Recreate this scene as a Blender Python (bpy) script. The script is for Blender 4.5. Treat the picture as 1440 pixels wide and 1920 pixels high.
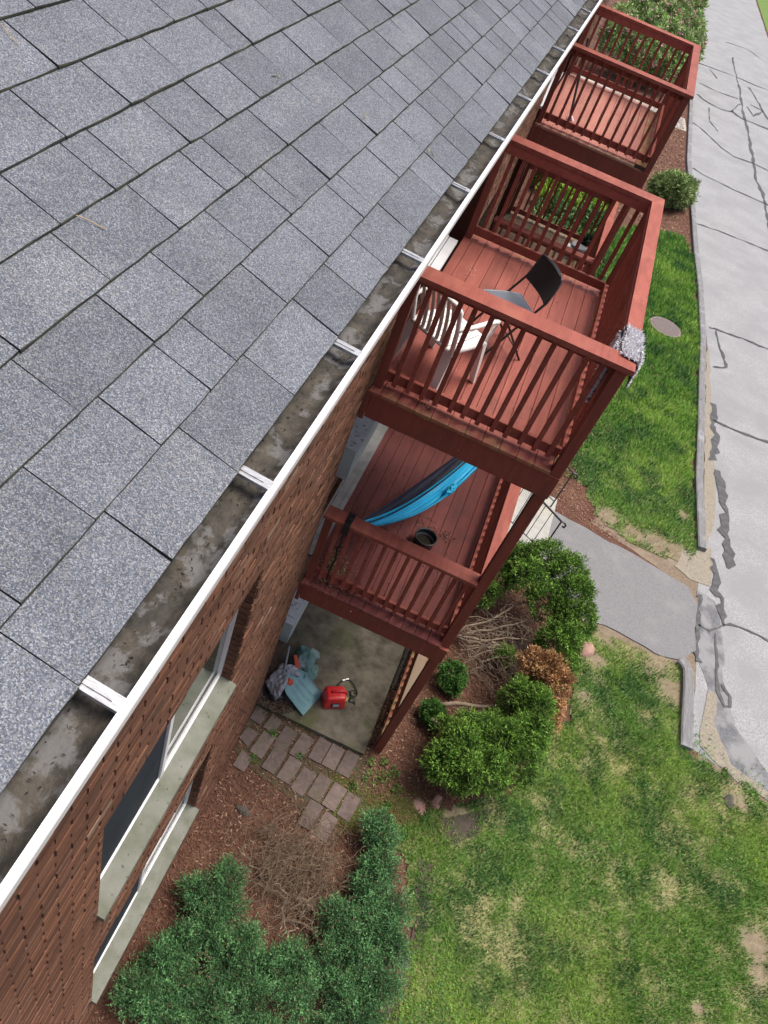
import bpy, bmesh, math, random
import numpy as np
from mathutils import Vector, Matrix
random.seed(7); rng=np.random.default_rng(11)
for o in list(bpy.data.objects): bpy.data.objects.remove(o)
S=bpy.context.scene; COL=S.collection
# ------------------------------------------------------------------ camera
R=[[0.9065825,0.3269379,0.2668702],[0.4199513,-0.6361925,-0.6472249],[-0.0418215,0.6988353,-0.7140590]]
CAM=Vector((0.65797,-4.82171,8.66509))
cd=bpy.data.cameras.new('camera'); cam=bpy.data.objects.new('camera',cd); COL.objects.link(cam)
cd.sensor_fit='VERTICAL'; cd.sensor_height=24; cd.sensor_width=18; cd.lens=1467.18/1920*24
cd.shift_x=30.517/1920; cd.shift_y=4.82/1920; cd.clip_start=.05; cd.clip_end=2000
cam.matrix_world=Matrix(((R[0][0],-R[1][0],-R[2][0],CAM.x),(R[0][1],-R[1][1],-R[2][1],CAM.y),(R[0][2],-R[1][2],-R[2][2],CAM.z),(0,0,0,1)))
S.camera=cam
S.render.resolution_x=768; S.render.resolution_y=1024
# ------------------------------------------------------------------ sky, sun, exposure
SUN_EL=math.radians(70)
w=bpy.data.worlds.new('World'); S.world=w; w.use_nodes=True
nt=w.node_tree; bg=nt.nodes['Background']; sk=nt.nodes.new('ShaderNodeTexSky'); sk.sky_type='NISHITA'; sk.sun_disc=False
sk.sun_elevation=SUN_EL; sk.dust_density=6; sk.air_density=1.0; sk.ozone_density=.6; sk.altitude=0
bg.inputs['Strength'].default_value=.085
nt.links.new(sk.outputs[0],bg.inputs['Color'])
sd=bpy.data.lights.new('sun','SUN'); sun=bpy.data.objects.new('sun',sd); COL.objects.link(sun)
sd.energy=1.5; sd.angle=math.radians(36); sd.color=(1,.955,.89)
tosun=Vector((math.cos(SUN_EL)*.80,math.cos(SUN_EL)*.60,math.sin(SUN_EL)))
sun.rotation_euler=tosun.to_track_quat('Z','Y').to_euler()
sk.sun_rotation=math.atan2(tosun.x,tosun.y)
vs=S.view_settings; vs.view_transform='Standard'; vs.look='None'; vs.exposure=1.2; vs.gamma=1
S.render.engine='CYCLES'
# ------------------------------------------------------------------ materials
MATS={}
def mat(name,c1,c2=None,scale=8,rough=.8,bump=0,bscale=None,detail=6,c3=None,scale3=1.5,w3=.5,spec=.3,metal=0,attr=False,attrmix=1.0,stretch=None,lo=.35,hi=.65,rnd=0,lo3=.52,hi3=.68,fleck=None,fscale=30,flo=.66):
    """noise mix c1-c2, optional patches c3, optional colour attribute multiply"""
    m=bpy.data.materials.new(name); m.use_nodes=True; n=m.node_tree.nodes; l=m.node_tree.links
    b=n['Principled BSDF']; b.inputs['Roughness'].default_value=rough; b.inputs['Metallic'].default_value=metal
    b.inputs['Specular IOR Level'].default_value=spec
    geo=n.new('ShaderNodeNewGeometry'); pos=geo.outputs['Position']
    if stretch:
        mp=n.new('ShaderNodeMapping'); mp.inputs['Scale'].default_value=stretch; l.new(pos,mp.inputs['Vector']); pos2=mp.outputs[0]
    else: pos2=pos
    def noise(s,d,v):
        t=n.new('ShaderNodeTexNoise'); t.inputs['Scale'].default_value=s; t.inputs['Detail'].default_value=d; t.inputs['Roughness'].default_value=.6; l.new(v,t.inputs['Vector']); return t.outputs['Fac']
    def ramp(f,a,bb):
        r=n.new('ShaderNodeMapRange'); r.inputs['From Min'].default_value=a; r.inputs['From Max'].default_value=bb; l.new(f,r.inputs['Value']); return r.outputs[0]
    def mix(f,a,bb,typ='MIX'):
        x=n.new('ShaderNodeMix'); x.data_type='RGBA'; x.blend_type=typ
        if isinstance(f,(int,float)): x.inputs[0].default_value=f
        else: l.new(f,x.inputs[0])
        for i,v in ((6,a),(7,bb)):
            if isinstance(v,tuple): x.inputs[i].default_value=v+(1,)
            else: l.new(v,x.inputs[i])
        return x.outputs[2]
    if c2 is None: c2=tuple(v*.8 for v in c1)
    col=mix(ramp(noise(scale,detail,pos2),lo,hi),c1,c2)
    if c3 is not None:
        f=ramp(noise(scale3,5,pos),lo3,hi3); mm=n.new('ShaderNodeMath'); mm.operation='MULTIPLY'; mm.inputs[1].default_value=w3; l.new(f,mm.inputs[0])
        col=mix(mm.outputs[0],col,c3)
    if fleck is not None: col=mix(ramp(noise(fscale,3,pos),flo,flo+.03),col,fleck)
    if rnd:
        oi=n.new('ShaderNodeObjectInfo'); mr=n.new('ShaderNodeMapRange'); mr.inputs['To Min'].default_value=1-rnd; mr.inputs['To Max'].default_value=1+rnd
        l.new(oi.outputs['Random'],mr.inputs['Value']); hs=n.new('ShaderNodeHueSaturation'); l.new(mr.outputs[0],hs.inputs['Value']); l.new(col,hs.inputs['Color']); col=hs.outputs[0]
    if attr:
        a=n.new('ShaderNodeAttribute'); a.attribute_name='col'; col=mix(attrmix,col,a.outputs['Color'],'MULTIPLY')
    l.new(col,b.inputs['Base Color'])
    if bump:
        bp=n.new('ShaderNodeBump'); bp.inputs['Strength'].default_value=bump; bp.inputs['Distance'].default_value=.01
        l.new(noise(bscale or scale*3,4,pos2),bp.inputs['Height']); l.new(bp.outputs[0],b.inputs['Normal'])
    MATS[name]=m; return m
def flat(name,c,rough=.5,spec=.4,metal=0): return mat(name,c,tuple(v*.86 for v in c),scale=14,rough=rough,spec=spec,metal=metal)
RED=mat('red_stain',(.30,.082,.058),(.22,.057,.04),scale=3,stretch=(6,1,6),rough=.62,bump=.3,bscale=45,c3=(.34,.115,.082),scale3=3.5,w3=.6,rnd=.14,fleck=(.11,.04,.03),fscale=38,flo=.665)
REDP=mat('red_post',(.225,.06,.04),(.175,.046,.032),scale=4,stretch=(5,5,.6),rough=.65,bump=.2,bscale=50,c3=(.13,.05,.035),scale3=3,w3=.6,rnd=.08,fleck=(.36,.21,.15),fscale=34,flo=.70)
REDB=mat('red_board',(.31,.095,.072),(.205,.056,.041),scale=3,stretch=(7,.5,1),rough=.6,bump=.3,bscale=40,c3=(.17,.055,.042),scale3=2.6,w3=.6,rnd=.13,lo=.3,hi=.72,fleck=(.11,.04,.03),fscale=38,flo=.665)
REDW=mat('red_worn_board',(.27,.08,.055),(.24,.11,.06),scale=3,stretch=(7,.5,1),rough=.7,bump=.3,bscale=40,c3=(.27,.20,.085),scale3=5,w3=.85,rnd=.1,lo3=.45,hi3=.6)
REDF=mat('red_faded_board',(.36,.15,.12),(.30,.115,.09),scale=3,stretch=(7,.5,1),rough=.7,bump=.25,bscale=40,c3=(.30,.19,.12),scale3=2.6,w3=.5,rnd=.12,fleck=(.36,.21,.15),fscale=34,flo=.70)
REDD=mat('red_weathered_board',(.22,.065,.055),(.165,.048,.042),scale=3,stretch=(7,.5,1),rough=.62,bump=.25,bscale=40,c3=(.10,.042,.04),scale3=2.2,w3=.6,rnd=.1,fleck=(.36,.21,.15),fscale=34,flo=.70)
GREYW=mat('weathered_board',(.19,.125,.085),(.16,.13,.085),scale=3,stretch=(7,.5,1),rough=.8,bump=.3,c3=(.25,.07,.05),scale3=4,w3=.4,rnd=.12)
def algae(m,ya,yb,w,c=(.26,.22,.09)):
    n=m.node_tree.nodes; l=m.node_tree.links; b=n['Principled BSDF']; old=b.inputs['Base Color'].links[0].from_socket
    geo=n['Geometry']; sp=n.new('ShaderNodeSeparateXYZ'); l.new(geo.outputs['Position'],sp.inputs[0])
    def mth(op,a,bv=None):
        x=n.new('ShaderNodeMath'); x.operation=op
        for i,v in enumerate((a,bv)):
            if v is None: continue
            if isinstance(v,(int,float)): x.inputs[i].default_value=v
            else: l.new(v,x.inputs[i])
        return x.outputs[0]
    d=mth('ABSOLUTE',mth('SUBTRACT',sp.outputs[1],(ya+yb)/2)); d=mth('SUBTRACT',d,(yb-ya)/2-w)
    t=n.new('ShaderNodeTexNoise'); t.inputs['Scale'].default_value=7; t.inputs['Detail'].default_value=6; l.new(geo.outputs['Position'],t.inputs['Vector'])
    f=mth('ADD',mth('MULTIPLY',d,2.6/w),mth('MULTIPLY',mth('SUBTRACT',t.outputs['Fac'],.56),9.0)); mr=n.new('ShaderNodeMapRange'); mr.inputs['From Min'].default_value=1.3; mr.inputs['From Max'].default_value=3.4; mr.inputs['To Max'].default_value=.5; l.new(f,mr.inputs['Value'])
    x=n.new('ShaderNodeMix'); x.data_type='RGBA'; l.new(mr.outputs[0],x.inputs[0]); l.new(old,x.inputs[6]); x.inputs[7].default_value=c+(1,); l.new(x.outputs[2],b.inputs['Base Color'])
algae(REDB,0,3.168,.14); algae(REDF,7.2,10.2,.22,(.36,.30,.17))
BRICK=mat('brick_face',(1.0,.9,.84),(.46,.40,.37),scale=42,rough=.88,bump=.6,bscale=90,attr=True,stretch=(1,.10,2.2))
MORTAR=mat('mortar',(.14,.10,.075),(.075,.052,.042),scale=20,rough=.95,bump=.3,c3=(.22,.18,.15),scale3=9,w3=.5)
def shingle_mat():
    m=mat('shingle_granules',(.150,.160,.178),(.126,.134,.149),scale=7,rough=.95,rnd=.13,c3=(.19,.195,.205),scale3=3,w3=.5)
    n=m.node_tree.nodes; l=m.node_tree.links; b=n['Principled BSDF']; old=b.inputs['Base Color'].links[0].from_socket
    geo=n['Geometry']
    v=n.new('ShaderNodeTexVoronoi'); v.inputs['Scale'].default_value=440; l.new(geo.outputs['Position'],v.inputs['Vector'])
    cr=n.new('ShaderNodeValToRGB'); sp=n.new('ShaderNodeSeparateColor'); l.new(v.outputs['Color'],sp.inputs[0]); l.new(sp.outputs[0],cr.inputs[0])
    e=cr.color_ramp.elements; e[0].color=(.42,.44,.48,1); e[1].color=(1.8,1.8,1.82,1)
    for p,c in ((.2,(.52,.56,.64,1)),(.42,(.86,.90,.97,1)),(.7,(1.2,1.12,1.02,1)),(.88,(1.65,1.66,1.7,1))): x=e.new(p); x.color=c
    cr.color_ramp.interpolation='CONSTANT'
    x=n.new('ShaderNodeMix'); x.data_type='RGBA'; x.blend_type='MULTIPLY'; x.inputs[0].default_value=.9; l.new(old,x.inputs[6]); l.new(cr.outputs[0],x.inputs[7]); l.new(x.outputs[2],b.inputs['Base Color'])
    bp=n.new('ShaderNodeBump'); bp.inputs['Strength'].default_value=.5; bp.inputs['Distance'].default_value=.002; l.new(v.outputs['Distance'],bp.inputs['Height']); l.new(bp.outputs[0],b.inputs['Normal'])
    return m
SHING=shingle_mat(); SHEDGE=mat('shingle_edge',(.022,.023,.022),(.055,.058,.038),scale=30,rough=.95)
WHITE=mat('white_aluminium',(.76,.77,.78),(.66,.67,.68),scale=3,rough=.35,spec=.5)
ALU=mat('mill_aluminium',(.60,.60,.61),(.36,.36,.37),scale=60,stretch=(1,6,1),rough=.32,metal=.55)
SEDIM=mat('gutter_sediment',(.07,.06,.046),(.028,.026,.023),scale=24,rough=.7,bump=.5,bscale=60,c3=(.13,.128,.13),scale3=14,w3=.75,lo3=.52,hi3=.58,detail=10)
GUTIN=mat('gutter_stain',(.13,.12,.095),(.06,.056,.045),scale=10,rough=.7,c3=(.2,.18,.12),scale3=5,w3=.5)
SILL=mat('concrete_sill',(.20,.205,.175),(.13,.14,.105),scale=5,rough=.85,bump=.2,bscale=50,c3=(.05,.055,.045),scale3=26,w3=.8,lo3=.635,hi3=.68)
CONC=mat('patio_concrete',(.175,.155,.118),(.07,.064,.047),scale=6,rough=.92,bump=.4,bscale=70,c3=(.095,.105,.042),scale3=2.4,w3=.75,detail=14)
LCONC=mat('pale_concrete',(.36,.36,.34),(.30,.30,.285),scale=9,rough=.9,bump=.15,c3=(.48,.47,.33),scale3=2,w3=.6)
def glassy(name,c,rough=.05):
    m=mat(name,c,tuple(v*.8 for v in c),scale=2,rough=rough,spec=.9); return m
SCREEN=mat('window_screen',(.030,.038,.048),(.022,.028,.036),scale=3,rough=.75,spec=.12); GLASS=glassy('window_glass',(.035,.05,.045),.03)
ACG=mat('sleeve_grey_green',(.52,.57,.52),(.46,.51,.465),scale=5,rough=.55); ACT=mat('sleeve_top',(.80,.81,.82),(.62,.63,.64),scale=14,rough=.7,c3=(.13,.13,.13),scale3=18,w3=.8,lo3=.58,hi3=.64)
ASPH=mat('asphalt',(.33,.335,.345),(.19,.193,.20),scale=38,rough=.85,spec=.35,bump=.2,bscale=120,c3=(.215,.218,.228),scale3=1.1,w3=.85,lo3=.40,hi3=.62)
ASPH2=mat('walk_asphalt',(.21,.21,.217),(.135,.135,.142),scale=60,rough=.9,bump=.25,bscale=120,c3=(.23,.228,.225),scale3=2.2,w3=.5)
DASPH=mat('dark_asphalt_patch',(.15,.155,.165),(.095,.098,.11),scale=40,rough=.9,bump=.3,c3=(.23,.23,.235),scale3=3,w3=.9,lo3=.42,hi3=.58)
TAR=mat('tar',(.04,.041,.045),(.085,.085,.09),scale=12,rough=.6)
SAND=mat('road_sand',(.28,.25,.195),(.19,.17,.14),scale=30,rough=.95,bump=.2)
KERB=mat('weathered_timber',(.21,.21,.215),(.14,.14,.145),scale=10,stretch=(4,.5,4),rough=.9,bump=.4,c3=(.33,.33,.34),scale3=3,w3=.6)
GROUND=mat('mulch_soil',(.13,.062,.042),(.065,.034,.025),scale=30,rough=.95,bump=.6,bscale=60,c3=(.17,.095,.062),scale3=2,w3=.6)
LAWNB=mat('lawn_soil',(1,1,1),(.72,.70,.68),scale=45,rough=.95,attr=True,bump=.5,bscale=70)
BLADE=mat('grass_blade',(1,1,1),(.85,.85,.8),scale=3,rough=.75,attr=True,spec=.15)
CHIP=mat('wood_chip',(1,1,1),(.8,.8,.8),scale=20,rough=.9,attr=True,spec=.2)
LEAF=mat('leaf',(1,1,1),(.85,.85,.82),scale=6,rough=.6,attr=True,spec=.3)
BARK=mat('bark',(.27,.215,.16),(.17,.13,.095),scale=12,rough=.9,bump=.4); DEADT=mat('dead_twig',(.27,.205,.14),(.16,.12,.085),scale=9,rough=.95)
PAVER=mat('paver',(.165,.125,.115),(.115,.088,.08),scale=18,rough=.9,bump=.3,rnd=.15,c3=(.10,.10,.055),scale3=5,w3=.5)
BLACKM=flat('black_metal',(.018,.018,.02),.4,.5); BLACKP=flat('black_vinyl',(.03,.031,.035),.32,.55); BLACKR=flat('black_plastic',(.012,.012,.013),.5)
SEATV=flat('slate_vinyl',(.10,.115,.14),.3,.6)
WPLAS=mat('white_plastic',(.82,.81,.79),(.77,.76,.74),scale=4,rough=.35,spec=.45)
TOWEL=mat('grey_shag',(1,1,1),(.9,.9,.9),scale=20,rough=.95,attr=True)
BLUE=mat('hammock_blue',(.03,.52,.82),(.025,.44,.74),scale=5,rough=.45,spec=.4); NAVY=mat('hammock_navy',(.035,.038,.065),(.022,.024,.045),scale=7,rough=.5)
CANRED=mat('can_red',(.62,.025,.03),(.55,.02,.025),scale=4,rough=.38,spec=.5)
TEAL=mat('shovel_teal',(.17,.33,.36),(.14,.28,.31),scale=5,rough=.5,spec=.4,c3=(.10,.20,.22),scale3=9,w3=.5)
TARP=mat('tarp_teal',(.07,.17,.15),(.20,.31,.31),scale=4,rough=.45,c3=(.30,.30,.34),scale3=3,w3=.7)
BAG=mat('silver_bag',(.33,.33,.37),(.18,.18,.20),scale=7,rough=.35,spec=.6); ORANGE=flat('orange_plastic',(.55,.07,.025),.45)
STONE=mat('pink_stone',(.36,.22,.18),(.28,.17,.14),scale=12,rough=.9,bump=.3); DARKST=mat('dark_stone',(.10,.09,.085),(.07,.06,.055),scale=12,rough=.9,bump=.3)
IRON=mat('cast_iron',(.23,.19,.185),(.17,.14,.135),scale=20,rough=.7)
# ------------------------------------------------------------------ builders
def thing(name,loc,label=None,cat=None,group=None):
    o=bpy.data.objects.new(name,None); COL.objects.link(o); o.location=loc; o.empty_display_size=.1
    return tag(o,label,cat,group)
def tag(o,label=None,cat=None,group=None,kind=None):
    if label: o['label']=label
    if cat: o['category']=cat
    if group: o['group']=group
    if kind: o['kind']=kind
    return o
def link(name,me,parent=None,loc=(0,0,0),rot=None):
    o=bpy.data.objects.new(name,me); COL.objects.link(o); o.location=loc
    if rot is not None: o.rotation_euler=rot
    if parent is not None:
        o.parent=parent
        o.matrix_parent_inverse=Matrix.LocRotScale(parent.location,parent.rotation_euler,None).inverted()
    return o
class MB:
    def __init__(s): s.v=[]; s.f=[]; s.c=[]; s.m=[]
    def add(s,vs,fs,col=None,mi=0):
        k=len(s.v); s.v+= [tuple(v) for v in vs]; s.f+=[tuple(i+k for i in f) for f in fs]; s.c+=[col]*len(fs); s.m+=[mi]*len(fs); return s
    def box(s,x0,x1,y0,y1,z0,z1,M=None,col=None,mi=0):
        v=[(x,y,z) for z in (z0,z1) for y in (y0,y1) for x in (x0,x1)]
        if M is not None: v=[M@Vector(p) for p in v]
        return s.add(v,[(0,2,3,1),(4,5,7,6),(0,1,5,4),(2,6,7,3),(0,4,6,2),(1,3,7,5)],col,mi)
    def prism(s,poly,z0,z1,M=None,mi=0):
        n=len(poly); v=[(x,y,z0) for x,y in poly]+[(x,y,z1) for x,y in poly]
        if M is not None: v=[M@Vector(p) for p in v]
        a=sum(poly[i][0]*poly[(i+1)%n][1]-poly[(i+1)%n][0]*poly[i][1] for i in range(n))
        fs=[tuple(range(n-1,-1,-1)),tuple(range(n,2*n))]+[(i,(i+1)%n,n+(i+1)%n,n+i) for i in range(n)]
        if a<0: fs=[f[::-1] for f in fs]
        return s.add(v,fs,None,mi)
    def tube(s,pts,rad,n=8,cap=True,col=None,mi=0):
        pts=[Vector(p) for p in pts]; rad=rad if isinstance(rad,(list,tuple)) else [rad]*len(pts)
        k=len(s.v); up=Vector((0,0,1)); vs=[]
        prev=None
        for i,p in enumerate(pts):
            t=(pts[min(i+1,len(pts)-1)]-pts[max(i-1,0)]); t=t.normalized() if t.length>1e-9 else Vector((0,0,1))
            a=prev if prev is not None else (up if abs(t.z)<.95 else Vector((1,0,0)))
            b=t.cross(a); b=b.normalized() if b.length>1e-6 else t.orthogonal().normalized(); a=b.cross(t).normalized(); prev=a
            vs+=[p+(a*math.cos(2*math.pi*j/n)+b*math.sin(2*math.pi*j/n))*rad[i] for j in range(n)]
        fs=[(i*n+j,i*n+(j+1)%n,(i+1)*n+(j+1)%n,(i+1)*n+j) for i in range(len(pts)-1) for j in range(n)]
        fs=[f[::-1] for f in fs]
        if cap: fs+=[tuple(range(n)),tuple(range(len(vs)-1,len(vs)-n-1,-1))]
        return s.add(vs,fs,col,mi)
    def grid(s,f,nu,nv,flip=False,mi=0,col=None):
        vs=[f(u/nu,v/nv) for v in range(nv+1) for u in range(nu+1)]
        fs=[(v*(nu+1)+u,v*(nu+1)+u+1,(v+1)*(nu+1)+u+1,(v+1)*(nu+1)+u) for v in range(nv) for u in range(nu)]
        if flip: fs=[q[::-1] for q in fs]
        return s.add(vs,fs,col,mi)
    def mesh(s,name,mats,smooth=False):
        me=bpy.data.meshes.new(name); me.from_pydata(s.v,[],s.f)
        for m in (mats if isinstance(mats,(list,tuple)) else [mats]): me.materials.append(m)
        if any(s.m): me.polygons.foreach_set('material_index',s.m)
        if any(c is not None for c in s.c):
            at=me.color_attributes.new('col','FLOAT_COLOR','CORNER'); i=0; d=[]
            for f,c in zip(s.f,s.c): d+= list((c or (1,1,1))+(1,))*len(f)
            at.data.foreach_set('color',d)
        if smooth: me.polygons.foreach_set('use_smooth',[True]*len(s.f))
        me.update(); return me
    def obj(s,name,mats,parent=None,smooth=False,loc=(0,0,0),rot=None): return link(name,s.mesh(name,mats,smooth),parent,loc,rot)
_bc={}
def boxpart(name,x0,x1,y0,y1,z0,z1,m,parent,bev=.003):
    """a box part with softened edges; meshes shared between alike pieces"""
    d=(round(x1-x0,4),round(y1-y0,4),round(z1-z0,4)); key=d+(m.name,)
    if key not in _bc:
        bm=bmesh.new(); bmesh.ops.create_cube(bm,size=1); bmesh.ops.scale(bm,vec=d,verts=bm.verts)
        bmesh.ops.bevel(bm,geom=bm.edges[:],offset=min(bev,min(d)*.3),segments=1,affect='EDGES')
        me=bpy.data.meshes.new(name); bm.to_mesh(me); bm.free(); me.materials.append(m); _bc[key]=me
    return link(name,_bc[key],parent,((x0+x1)/2,(y0+y1)/2,(z0+z1)/2))
def tris(name,V,F,C,m,parent=None):
    """big numpy meshes: V (n,3), F (k,3) triangles, C (n,3) vertex colours"""
    me=bpy.data.meshes.new(name); me.vertices.add(len(V)); me.vertices.foreach_set('co',np.asarray(V,np.float32).ravel())
    k=len(F); me.loops.add(3*k); me.loops.foreach_set('vertex_index',np.asarray(F,np.int32).ravel()); me.polygons.add(k)
    me.polygons.foreach_set('loop_start',np.arange(0,3*k,3,dtype=np.int32)); me.polygons.foreach_set('loop_total',np.full(k,3,np.int32))
    if C is not None:
        at=me.color_attributes.new('col','FLOAT_COLOR','POINT'); at.data.foreach_set('color',np.concatenate([np.asarray(C,np.float32),np.ones((len(V),1),np.float32)],1).ravel())
    me.materials.append(m); me.update(); me.validate(); return link(name,me,parent)
def vnoise(x,y,s,seed=0):
    x=np.asarray(x)*s; y=np.asarray(y)*s; xi=np.floor(x).astype(int); yi=np.floor(y).astype(int); fx=x-xi; fy=y-yi; fx=fx*fx*(3-2*fx); fy=fy*fy*(3-2*fy)
    def h(a,b): 
        n=(a*374761393+b*668265263+seed*1442695041)&0x7fffffff; n=((n^(n>>13))*1274126177)&0x7fffffff; return ((n^(n>>16))&0xffff)/65535.
    return (h(xi,yi)*(1-fx)+h(xi+1,yi)*fx)*(1-fy)+(h(xi,yi+1)*(1-fx)+h(xi+1,yi+1)*fx)*fy
def fbm(x,y,s,seed=0): return (vnoise(x,y,s,seed)*.5+vnoise(x,y,s*2.1,seed+1)*.28+vnoise(x,y,s*4.3,seed+2)*.22)
def inpoly(x,y,P):
    c=np.zeros(len(x),bool); j=len(P)-1
    for i in range(len(P)):
        xi,yi=P[i]; xj,yj=P[j]
        if yi!=yj: c^=((yi>y)!=(yj>y))&(x<(xj-xi)*(y-yi)/(yj-yi)+xi)
        j=i
    return c
def nrm(a): return a/np.maximum(np.linalg.norm(a,axis=1,keepdims=True),1e-9)
def sheet(name,P,z,m,kind='structure',parent=None,th=0):
    Q=[]
    for i in range(len(P)):
        a=Vector(P[i]); c=Vector(P[(i+1)%len(P)]); L=(c-a).length; n=max(1,min(60,int(L/(.07+.012*max(0,a.y)))))
        for k in range(n):
            p=a.lerp(c,k/n); j=min(.03,L*.08); q=p+Vector((float(vnoise([p.x],[p.y],5,61)[0])-.5,float(vnoise([p.x],[p.y],5,62)[0])-.5))*2*j+Vector((random.uniform(-1,1),random.uniform(-1,1)))*j*.18; Q.append((q.x,q.y))
    b=MB(); b.prism(Q,z-th if th else z-.05,z); o=b.obj(name,m,parent)
    if kind and parent is None: o['kind']=kind
    return o
# ================================================================== SETTING: ground
g=MB(); g.add([(-400,-400,0),(400,-400,0),(400,600,0),(-400,600,0)],[(0,1,2,3)]); tag(g.obj('ground',GROUND),kind='structure')
ROAD=[(5.66,2.2),(5.66,3.5),(5.62,6.4),(5.66,8.2),(5.58,13.7),(5.0,20.6),(4.62,26),(4.2,40),(3.2,56),(1,90),(-2,140),(3,140),(5.6,100),(7.9,67),(8.5,54),(10,35),(11.5,14),(12,1.4),(9,1.65),(6.8,1.93),(6.3,2.03)]
sheet('road',ROAD,.006,ASPH)
road=bpy.data.objects['road']
WALK=[(2.9,5.58),(3.4,5.56),(3.88,5.48),(4.97,5.36),(5.45,5.25),(5.60,4.95),(5.62,3.95),(5.44,3.64),(5.1,3.56),(4.74,3.57),(3.81,3.63),(3.2,3.8),(2.5,4.3),(2.5,5.58)]
sheet('walkway',WALK,.022,ASPH2)
sheet('dark_road_patch',[(5.62,5.3),(5.95,5.2),(6.1,4.5),(6.1,3.6),(6.3,2.9),(6.9,2.2),(6.8,1.97),(6.3,2.08),(6.0,2.6),(5.83,3.4),(5.64,3.9)],.0105,DASPH,parent=road)
sheet('sand_strip',[(5.6,6.2),(5.84,6.5),(5.9,6.0),(5.85,5.5),(5.5,5.45),(5.2,5.6),(5.3,6.1)],.0145,SAND,parent=road)
sheet('sand_strip',[(5.76,2.3),(5.85,3.3),(6.0,3.3),(5.98,2.7),(6.25,2.2),(6.9,2.0),(6.8,1.9),(6.3,1.99),(5.95,2.15)],.0148,SAND,parent=road)
sheet('sand_strip',[(5.72,6.4),(5.9,7.2),(5.86,9.5),(5.72,11.5),(5.66,13.2),(5.57,13.7),(5.60,10),(5.66,8.2)],.0151,SAND,parent=road)
TARL=[([(6.19,45.21),(6.28,43.24),(6.40,41.55),(6.56,39.74),(6.62,37.29),(6.76,35.15),(6.94,32.24),(7.06,29.66),(7.16,27.25),(7.38,26.23),(7.46,24.23),(7.55,22.39),(7.8,18)],.16),
([(4.44,40.92),(6.31,41.41),(7.43,41.32),(8.6,41.5)],.16),([(4.56,37.39),(5.43,37.13),(6.49,37.46)],.12),([(4.53,35.30),(5.15,34.66),(5.69,34.53),(6.21,34.95),(6.70,34.51),(9,34.7)],.26),
([(6.16,34.88),(6.59,36.80)],.14),([(4.5,30.93),(4.8,30.72),(5.25,30.13),(5.78,29.33),(6.26,28.91),(7.05,29.08),(9.5,29.0)],.12),([(4.45,29.32),(4.5,27.41),(4.65,25.59),(4.7,24.84)],.16),
([(4.75,25.73),(5.10,25.46),(6.30,25.30),(7.29,25.29),(10,25.1)],.11),([(5.04,20.88),(5.73,21.05),(6.85,21.16),(10,21.4)],.10),([(5.62,14.6),(5.75,14.65),(6.51,14.78),(10,15)],.09),
([(5.79,14.60),(5.89,13.92),(6.09,13.00),(5.76,12.76)],.09),([(5.78,10.52),(6.29,10.53),(7.13,10.65),(10,11)],.10),([(5.76,11.18),(5.83,10.85),(5.76,10.39),(5.88,10.05),(5.85,9.47),(5.77,9.04)],.11),
([(5.91,8.83),(5.99,8.39),(6.12,7.64),(6.08,7.05),(6.16,6.58),(6.20,6.15)],.12),([(5.87,6.22),(5.94,5.84),(5.92,5.45),(6.07,5.36),(6.04,4.98),(6.08,4.74)],.09),
([(5.66,5.2),(5.69,5.12),(5.64,4.75),(5.65,4.27),(5.66,3.94),(5.70,3.76)],.07),([(5.66,4.51),(5.84,4.49),(6.00,4.66),(6.21,4.86),(6.55,4.90),(6.88,4.86),(10,4.6)],.06),
([(5.96,4.51),(5.98,4.11),(5.99,3.73),(6.02,3.37),(6.12,3.13),(6.21,3.18),(6.21,3.37),(6.06,3.53)],.045),([(5.00,40.66),(5.44,39.49)],.12),([(7.08,40.37),(7.46,38.53),(7.91,36.12)],.16),([(5.84,48.20),(7.05,48.77),(7.82,47.78)],.13),
([(5.15,34.0),(5.2,32.2),(5.6,31.2)],.07),([(6.9,36.8),(7.2,35.7),(7.7,37.2),(7.08,37.4)],.16)]
for pts,wd in TARL:
    if pts[0][1]<12 and abs(pts[-1][1]-pts[0][1])>.8: wd*=1.9
    b=MB(); fine=[]
    for i in range(len(pts)-1):
        a=Vector(pts[i]); c=Vector(pts[i+1]); n=max(2,int((c-a).length/.12/max(1,a.y/12)))
        fine+= [a.lerp(c,k/n) for k in range(n)]
    fine.append(Vector(pts[-1])); vs=[]
    for i,p in enumerate(fine):
        t=(fine[min(i+1,len(fine)-1)]-fine[max(i-1,0)]).normalized(); nn=Vector((-t.y,t.x)); ww=wd*random.choice((.12,.2,.28,.36,.45)); j=random.uniform(-.22,.22)*wd
        vs+= [(p.x+nn.x*(ww+j),p.y+nn.y*(ww+j),.0195),(p.x-nn.x*(ww-j),p.y-nn.y*(ww-j),.0195)]
    b.add(vs,[(2*i,2*i+1,2*i+3,2*i+2) for i in range(len(fine)-1)]); b.obj('tar_seam',TAR,road)
def kerb(name,pts,wd,h,label):
    b=MB(); vs=[]
    for i,p in enumerate(pts):
        p=Vector(p); t=(Vector(pts[min(i+1,len(pts)-1)])-Vector(pts[max(i-1,0)])).normalized(); nn=Vector((t.y,-t.x))
        for u,z in ((0,-.03),(0,h*.85),(.12*wd,h),(.88*wd,h),(wd,h*.8),(wd,-.03)): vs.append((p.x+nn.x*u,p.y+nn.y*u,z+random.uniform(-.004,.004)))
    fs=[(i*6+j,i*6+j+1,i*6+j+7,i*6+j+6) for i in range(len(pts)-1) for j in range(5)]+[(0,1,2,3,4,5)[::-1],tuple(range(len(vs)-6,len(vs)))]
    o=b.add(vs,[f[::-1] for f in fs]).obj(name,KERB); return tag(o,label,kind='structure')
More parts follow.
